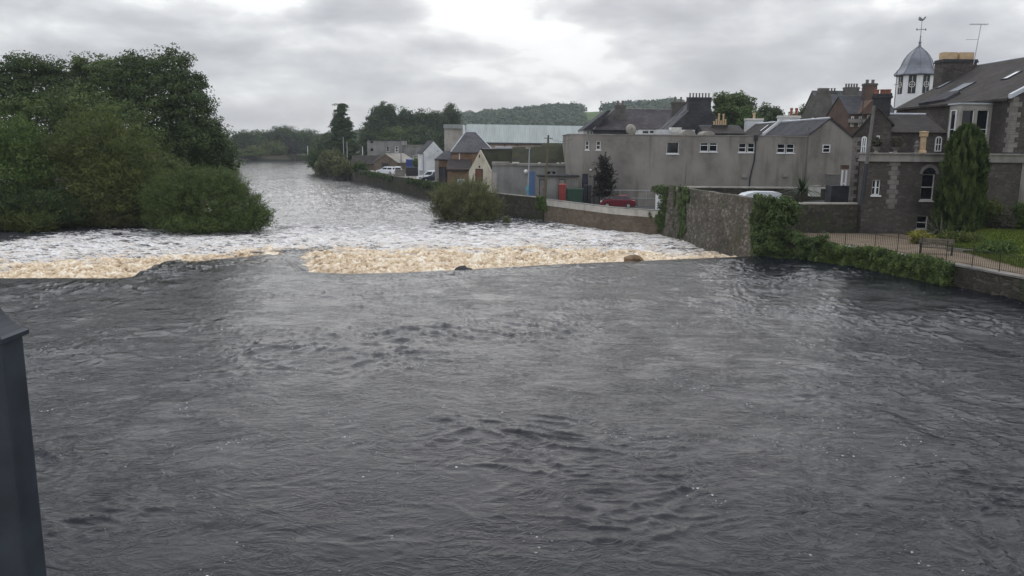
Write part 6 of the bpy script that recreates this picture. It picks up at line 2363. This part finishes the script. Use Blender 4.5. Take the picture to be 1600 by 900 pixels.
# van behind the wall, only its roof shows
vn = thing('white_van', 'white van showing only its smooth roof above the tall rubble wall', 'van', (XX(1195, 78), 78, .9))
m = MB()
vx0_, vx1_ = XX(1163, 78), XX(1226, 78)
zt_ = ZZ(1195, 300, 78)
prof = [(vx0_ - .5, 1.0), (vx0_ - .55, 1.9), (vx0_, zt_ - .55), (vx0_ + .5, zt_ - .22), (vx0_ + 1.2, zt_ - .04), (vx0_ + 1.8, zt_), (vx1_ - .3, zt_ - .02), (vx1_, zt_ - .15), (vx1_ + .1, 1.0)]
m.prism(prof, 78, 80.0, 'y')
m.build('body', MT['car_white'], vn)
m = MB()
m.prism([(vx0_ - .48, 2.0), (vx0_ + .0, zt_ - .62), (vx0_ + .9, zt_ - .62), (vx0_ + .9, 2.0)], 77.97, 77.999, 'y')
m.build('side_window', MT['glass'], vn)
for xx__ in (vx0_ + .6, vx1_ - .9):
    m = MB()
    m.tube((xx__, 77.95, 1.0), (xx__, 78.2, 1.0), .34, None, 16)
    m.build('wheel', MT['tyre'], vn)

# ================================================================== yard things
def bin_(name, label, cat, px0, px1, pytop, Y, z0_, mat, d=.9, wheels=True, lidm=None, group=None):
    x0, x1 = XX(px0, Y, 300), XX(px1, Y, 300)
    zt = ZZ(px0, pytop, Y)
    t = thing(name, label, cat, ((x0 + x1) / 2, Y + d / 2, z0_), 0, group)
    m = MB()
    w_ = (x1 - x0)
    m.add([(x0 + w_ * .08, Y + .06, z0_ + .1), (x1 - w_ * .08, Y + .06, z0_ + .1), (x1 - w_ * .08, Y + d - .06, z0_ + .1), (x0 + w_ * .08, Y + d - .06, z0_ + .1),
           (x0, Y, zt - .12), (x1, Y, zt - .12), (x1, Y + d, zt - .12), (x0, Y + d, zt - .12)], [(3, 2, 1, 0), (4, 5, 6, 7), (0, 1, 5, 4), (1, 2, 6, 5), (2, 3, 7, 6), (3, 0, 4, 7)])
    m.build('bin_body', MT[mat], t)
    m = MB()
    m.prism([(Y - .05, zt - .118), (Y + d + .05, zt - .118), (Y + d + .03, zt), (Y + d * .4, zt + .03), (Y - .03, zt - .05)], x0 - .04, x1 + .04, 'x')
    m.build('lid', MT[lidm or mat], t)
    if wheels:
        for q in (x0 + w_ * .15, x1 - w_ * .15):
            m = MB()
            m.tube((q - .04, Y + .1, z0_ + .1), (q + .04, Y + .1, z0_ + .1), .1, None, 10)
            m.build('wheel', MT['tyre'], t)
    return t


bin_('plastic_bin', 'bright red plastic bin standing before the grey board shed', 'bin', 873.5, 884, 287.5, 91.3, .55, 'red')
bin_('waste_skip', 'dark green steel container beside the red bin', 'skip', 886, 911.5, 294.5, 91.5, .55, 'green', 1.4)
bin_('wheelie_bin', 'black wheeled bin below the dark blue door', 'bin', 912, 917.5, 288.5, 93.2, .6, 'dark', .7, group='black bins by the blue door')
bin_('wheelie_bin', 'second black wheeled bin nearer the bronze shrub', 'bin', 918.5, 924, 289.5, 93.2, .6, 'dark', .7, group='black bins by the blue door')
Yb = 83.0
wbt = thing('white_board', 'upright white panel standing at the end of the parapet beside the ivy', 'panel', (XX(1033, Yb), Yb, .6))
m = MB()
m.add([(XX(1027.5, Yb), Yb, .9), (XX(1037.5, Yb), Yb, .9), (XX(1039, Yb), Yb, ZZ(1033, 304, Yb)), (XX(1027, Yb), Yb, ZZ(1033, 304, Yb)),
       (XX(1027.5, Yb), Yb + .08, .9), (XX(1037.5, Yb), Yb + .08, .9), (XX(1039, Yb), Yb + .08, ZZ(1033, 304, Yb)), (XX(1027, Yb), Yb + .08, ZZ(1033, 304, Yb))],
      [(3, 2, 1, 0), (4, 5, 6, 7), (0, 1, 5, 4), (1, 2, 6, 5), (2, 3, 7, 6), (3, 0, 4, 7)])
m.build('board', MT['white'], wbt)
m = MB()
for q in (1029, 1036):
    m.box(XX(q, Yb), XX(q, Yb) + .06, Yb + .09, Yb + .15, .5, 2.0)
m.build('legs', MT['pipe'], wbt)
for i, (a, b, t_, b_, Y, mt_, lb) in enumerate(((1272.5, 1287, 290, 307, 86, 'offwhite', 'white boxy cabinet on the yard wall beside the palm'), (1297, 1316, 272, 289, 92, 'pipe', 'grey railed box against the annex gable'))):
    ct = thing('yard_cabinet', lb, 'cabinet', (XX(a, Y), Y, 1.0))
    m = MB()
    m.box(XX(a, Y), XX(b, Y), Y, Y + 1.0, ZZ(a, b_, Y), ZZ(a, t_, Y) - .06)
    m.build('cabinet_body', MT[mt_], ct)
    m = MB()
    m.box(XX(a, Y) - .06, XX(b, Y) + .06, Y - .06, Y + 1.05, ZZ(a, t_, Y) - .057, ZZ(a, t_, Y))
    m.build('lid', MT['band'], ct)
    m = MB()
    for k in range(5):
        q = XX(a, Y) + (XX(b, Y) - XX(a, Y)) * (k + .5) / 5
        m.box(q - .02, q + .02, Y - .02, Y, ZZ(a, b_, Y) + .05, ZZ(a, t_, Y) - .1)
    m.build('ribs', MT[mt_], ct)
wd = thing('white_pipe_frame', 'white upright pipes in the gap between annex gable and villa', 'pipework', (XX(1322, 80), 80, 1.5))
m = MB()
for q in (1319, 1325):
    m.tube((XX(q, 80), 80, ZZ(q, 291, 80)), (XX(q, 80), 80, ZZ(q, 266, 80)), .10, None, 8)
m.box(XX(1318, 80), XX(1326, 80), 79.95, 80.05, ZZ(1320, 288, 80), ZZ(1320, 286, 80))
m.build('pipes', MT['white'], wd)
m = MB()
m.box(XX(1316, 80), XX(1328, 80), 79.9, 80.2, ZZ(1320, 264, 80), ZZ(1320, 258, 80))
m.build('red_hood', MT['red_stone'], wd)
m = MB()
m.box(XX(1300, 80), XX(1329, 80), 79.4, 81, .6, ZZ(1320, 290, 80))
m.build('plinth', MT['dark_stone'], wd)

# tall mesh railing at the edge of the car park
rt = thing('yard_railing', 'grey tubular railing across the car park below the grey building', 'railing', (XX(1000, 93), 93, .6))
zr_ = ZZ(1000, 297.5, 93)
for q in (946, 971, 1012, 1044):
    m = MB()
    m.tube((XX(q, 93), 93, .5), (XX(q, 93), 93, zr_), .04)
    m.build('post', MT['galv'], rt)
m = MB()
m.tube((XX(945, 93), 93, zr_), (XX(1046, 93), 93, zr_), .04)
m.build('rail', MT['galv'], rt)
m = MB()
m.tube((XX(945, 93), 93, zr_ - .9), (XX(1046, 93), 93, zr_ - .9), .03)
m.build('rail', MT['galv'], rt)
m = MB()
m.box(XX(1000, 93.2), XX(1048, 93.2), 93.15, 93.25, .5, zr_ - .35)
m.build('infill_panel', MT['concrete'], rt)

# poles
lp = thing('lamp_post', 'slim street lamp with turquoise painted foot by the blue door', 'street lamp', (XX(826, 95), 95, .55))
x_ = XX(826, 95)
m = MB()
m.tube((x_, 95, .5), (x_, 95, ZZ(826, 290, 95)), .17, .15, 10)
m.box(x_ - .28, x_ + .05, 94.8, 95, ZZ(826, 298, 95), ZZ(826, 292, 95))
m.build('base', MT['turq'], lp)
m = MB()
m.tube((x_, 95, ZZ(826, 290.2, 95)), (x_ + .1, 95, ZZ(828, 232, 95)), .10, .06, 8)
m.build('column', MT['galv'], lp)
m = MB()
m.box(x_ - .35, x_ + .25, 94.85, 95.15, ZZ(828, 232, 95), ZZ(828, 230.5, 95))
m.build('lamp_head', MT['galv'], lp)
up = thing('utility_pole', 'brown wooden telegraph pole leaning beside the flat roof shed', 'utility pole', (XX(852, 92.5), 92.5, .55))
m = MB()
a_, b_ = Vector((XX(852, 92.5), 92.5, .5)), at(857, 211, 92.5)
m.tube(a_, b_, .16, .11, 10)
m.build('shaft', MT['polewood'], up)
m = MB()
m.tube(b_ - Vector((.5, 0, .35)), b_ + Vector((.5, 0, -.35)), .035)
m.build('crossbar', MT['dark'], up)
e_ = Vector((gx0 + .3, YB, gtop - .5))
m = MB()
s_ = b_ - Vector((0, 0, .3))
m.path([s_.lerp(e_, k / 6) - Vector((0, 0, .35 * math.sin(math.pi * k / 6))) for k in range(7)], [.018] * 7, 4)
m.build('wire', MT['dark'], up)
for i, (px, b0, t0, Y, lb, mt_) in enumerate(((661, 281, 239, 141, 'plain grey lamp post in front of the white gable house', 'galv'), (626.5, 263, 212, 172, 'tall dark post beyond the parked white cars', 'pipe'),
                                              (785, 303, 274, 103, 'short grey sign post at the road edge by the garage', 'galv'), (537, 250, 214, 240, 'pale post in front of the tall conifer', 'galv'),
                                              (542.5, 250, 222, 238, 'second pale post right of the conifer trunk', 'galv'), (481, 247, 228, 398, 'slim white post in the field at the river bend', 'white'),
                                              (566.5, 250, 229, 225, 'white goal-like post by the flat roof house', 'white'), (515, 247, 230, 300, 'thin pale post left of the conifer', 'galv'))):
    t = thing('road_post', lb, 'post', (XX(px, Y), Y, .9))
    m = MB()
    m.tube((XX(px, Y), Y, .6), (XX(px, Y), Y, ZZ(px, t0, Y)), .085 * Y / 150, .06 * Y / 150, 8)
    m.build('shaft', MT[mt_], t)
    m = MB()
    m.tube((XX(px, Y), Y, .6), (XX(px, Y), Y, 1.3), .12 * Y / 150, .11 * Y / 150, 8)
    m.build('base', MT['pipe'], t)
for i, (px0, px1, pt, Y, mt_, lb) in enumerate(((617, 631, 266, 158, 'woodgrey', 'brown slatted bin enclosure at the road edge below the white van-like car'), (634, 655, 262, 160, 'dark', 'dark boarded fence panel by the road under the blue container'),
                                                (655, 662, 267, 148, 'galv', 'small grey cabinet against the white gable house'))):
    t = thing('bin_store', lb, 'enclosure', (XX(px0, Y), Y, .9))
    m = MB()
    x0_, x1_ = XX(px0, Y), XX(px1, Y)
    z1_ = ZZ(px0, pt, Y)
    m.box(x0_, x1_, Y, Y + 1.2, .8, z1_)
    m.build('box', MT[mt_], t)
    m = MB()
    m.box(x0_ - .05, x1_ + .05, Y - .08, Y + 1.25, z1_ + .003, z1_ + .1)
    m.build('top_rail', MT[mt_], t)
gb_ = at(651, 256, 166)
tree('road_shrub', 'small bright green bush beside the white gable house', 'shrub', (gb_.x, gb_.y, .9), [B3(651, 255, 166, 5, 7)], .3, 'leaf_bright', .5, 40, .8, .05, rng=R_(160))

# ================================================================== garden railing, bench
fy = [y for y in np.linspace(30.5, yB_ - .25, 15)]
rail = thing('garden_railing', 'thin black iron railing with close uprights along the low river wall', 'railing', (float(xr(45)) + .3, 45, 1.2))
fpts = [Vector((float(xr(y)) + .28, y, 1.2)) for y in fy]
for i, p in enumerate(fpts):
    m = MB()
    m.tube(p, p + Vector((0, 0, 1.12)), .028, .024, 6)
    m.lathe([(.028, 1.1), (.05, 1.15), (.028, 1.2), (.005, 1.24)], p, 6)
    m.build('post', MT['black'], rail)
for i in range(len(fpts) - 1):
    a, b = fpts[i], fpts[i + 1]
    d = b - a
    n_ = max(2, int(d.length / .135))
    m = MB()
    for z_ in (.12, .95):
        m.tube(a + Vector((0, 0, z_)), b + Vector((0, 0, z_)), .014, None, 4)
    for k in range(1, n_):
        q = a + d * (k / n_)
        m.tube(q + Vector((0, 0, .1)), q + Vector((0, 0, 1.04)), .0095, None, 4, caps=False)
    m.build('railing_panel', MT['black'], rail)

bp = onz(1462, 397, 1.15)
bn = thing('garden_bench', 'dark slatted wooden bench facing the river on the gravel path', 'bench', (bp.x, bp.y, 1.14), math.radians(-28))
Mb = WM[bn.name]
m = MB(Mb)
for k in range(4):
    m.box(-.95, .95, -.22 + k * .13, -.12 + k * .13, .42, .455)
m.box(-.9, .9, -.2, .28, .385, .418)
m.build('seat', MT['wood'], bn)
m = MB(Mb)
for k in range(3):
    m.box(-.95, .95, .30 + .03 * k, .33 + .03 * k, .56 + k * .13, .66 + k * .13)
for q in (-.8, 0, .8):
    m.box(q - .03, q + .03, .33, .37, .45, .95)
m.build('backrest', MT['wood'], bn)
for sx_ in (-.85, .85):
    m = MB(Mb)
    m.box(sx_ - .05, sx_ + .05, -.24, -.15, 0, .41)
    m.build('leg', MT['black'], bn)
    m = MB(Mb)
    m.box(sx_ - .05, sx_ + .05, .26, .34, 0, .6)
    m.build('leg', MT['black'], bn)
    m = MB(Mb)
    m.box(sx_ - .04, sx_ + .04, -.24, .34, .62, .67)
    m.box(sx_ - .04, sx_ + .04, -.23, -.16, .4, .63)
    m.build('armrest', MT['black'], bn)
lbx = onz(1520, 392, 1.3)
lg = thing('timber_edging', 'long pale timber kerb lying along the lawn edge behind the bench', 'kerb', (lbx.x, lbx.y, 1.2), math.radians(-50))
m = MB(WM[lg.name])
m.box(-1.6, 1.6, -.08, .08, -.02, .16)
m.build('plank', MT['woodgrey'], lg)
m = MB(WM[lg.name])
for q in (-1.4, 0, 1.4):
    m.box(q - .04, q + .04, -.13, -.085, -.1, .14)
m.build('stake', MT['wood'], lg)

# stones and debris on the weir
MT['boulder'] = m_plain('brown_boulder', (.16, .10, .05), .6, .3, .4, 3)
for i, (px, py, w_, h_, lb, mt_) in enumerate(((992, 402.5, 1.5, .42, 'brown boulder sitting on the weir crest in the foam', 'boulder'), (723, 418, 1.0, .3, 'grey stone breaking the crest line mid-weir', 'dark_stone'))):
    p = onz(px, py + 3, 0)
    me = bpy.data.meshes.new('weir_stone')
    bm = bmesh.new()
    bmesh.ops.create_icosphere(bm, subdivisions=2, radius=1)
    rg_ = np.array([v.co[:] for v in bm.verts])
    dn = 1 + .55 * fbm(rg_[:, 0] * 1.4 + i * 9, rg_[:, 1] * 1.4 + rg_[:, 2] * 1.9, 3, 200 + i)
    for v, s__ in zip(bm.verts, dn):
        v.co = Vector((v.co.x * w_ * .5 * s__, v.co.y * .5 * s__, v.co.z * h_ * s__))
    bm.to_mesh(me)
    bm.free()
    me.materials.append(MT[mt_])
    o = bpy.data.objects.new('weir_stone', me)
    COL.objects.link(o)
    o.location = (p.x, p.y + .2, p.z - .12)
    tag(o, lb, 'rock', 'stones caught on the weir')

# ================================================================== bridge post beside the viewer
deck = MB()
deck.box(-40, 40, -9, .95, 5.2, 5.9)
deck.box(-40, 40, -.2, 1.9, 5.55, 5.905)
o = deck.build('bridge_deck', MT['concrete'], None)
o['kind'] = 'structure'
MT['postpaint'] = m_plain('blue_grey_metal', (.026, .033, .043), .5, .35, .3, 14)
PYc = 1.38
e2 = at(41, 560, 1.42)
pxr = e2.x
s_ = .066
x1_, x0_ = pxr, pxr - s_
y0_, y1_ = 1.42 - s_, 1.42
ztop = at(49, 524, 1.42).z
bpst = thing('bridge_post', 'blue-grey painted square metal post with moulded cap close to the viewer', 'post', ((x0_ + x1_) / 2, (y0_ + y1_) / 2, 5.9))
def bevbox(m, x0, x1, y0, y1, z0, z1, b):
    poly = [(x0 + b, y0), (x1 - b, y0), (x1 - b * .3, y0 + b * .3), (x1, y0 + b), (x1, y1 - b), (x1 - b * .3, y1 - b * .3), (x1 - b, y1), (x0 + b, y1), (x0 + b * .3, y1 - b * .3), (x0, y1 - b), (x0, y0 + b), (x0 + b * .3, y0 + b * .3)]
    m.prism(poly, z0, z1, 'z')
m = MB()
bevbox(m, x0_, x1_, y0_, y1_, 5.9, ztop, .006)
m.build('shaft', MT['postpaint'], bpst)
m = MB()
bevbox(m, x0_ - .03, x1_ + .03, y0_ - .03, y1_ + .03, 5.9, 5.93, .006)
m.build('foot_plate', MT['postpaint'], bpst)
cxp, cyp = (x0_ + x1_) / 2, (y0_ + y1_) / 2
hw = s_ / 2
m = MB(Matrix.Translation((cxp, cyp, ztop)) @ Matrix.Rotation(math.pi / 4, 4, 'Z'))
q2 = math.sqrt(2)
prof = [(hw + .001, 0), (hw + .006, .002), (hw + .007, .010), (hw + .001, .014), (hw - .002, .018), (hw - .007, .024), (hw - .013, .033), (hw - .018, .043), (hw - .022, .054), (hw - .024, .062)]
m.lathe([(r * q2, z) for r, z in prof], (0, 0, 0), 4)
m.build('cap', MT['postpaint'], bpst)
m = MB(Matrix.Translation((cxp, cyp, ztop + .060)))
m.lathe([(.010, 0), (.014, .006), (.010, .012)] + [(.014 * math.sin(a) + .001, .024 - .014 * math.cos(a)) for a in [math.pi * k / 10 for k in range(1, 10)]], (0, 0, 0), 16)
m.build('finial', MT['postpaint'], bpst, smooth=True)

# ================================================================== air
hb_ = MB()
hb_.box(-1700, 1700, -90, 1700, -6, 120)
hz_ = hb_.build('haze', MT['white'], None)
hz_['kind'] = 'stuff'
mh = bpy.data.materials.new('haze_air')
mh.use_nodes = True
nt_ = mh.node_tree
for x in list(nt_.nodes):
    nt_.nodes.remove(x)
po = nt_.nodes.new('ShaderNodeOutputMaterial')
pv = nt_.nodes.new('ShaderNodeVolumePrincipled')
pv.inputs['Color'].default_value = (.80, .87, .95, 1)
pv.inputs['Density'].default_value = .0002
pv.inputs['Anisotropy'].default_value = .3
nt_.links.new(pv.outputs[0], po.inputs['Volume'])
hz_.data.materials.clear()
hz_.data.materials.append(mh)
S.cycles.volume_bounces = 0
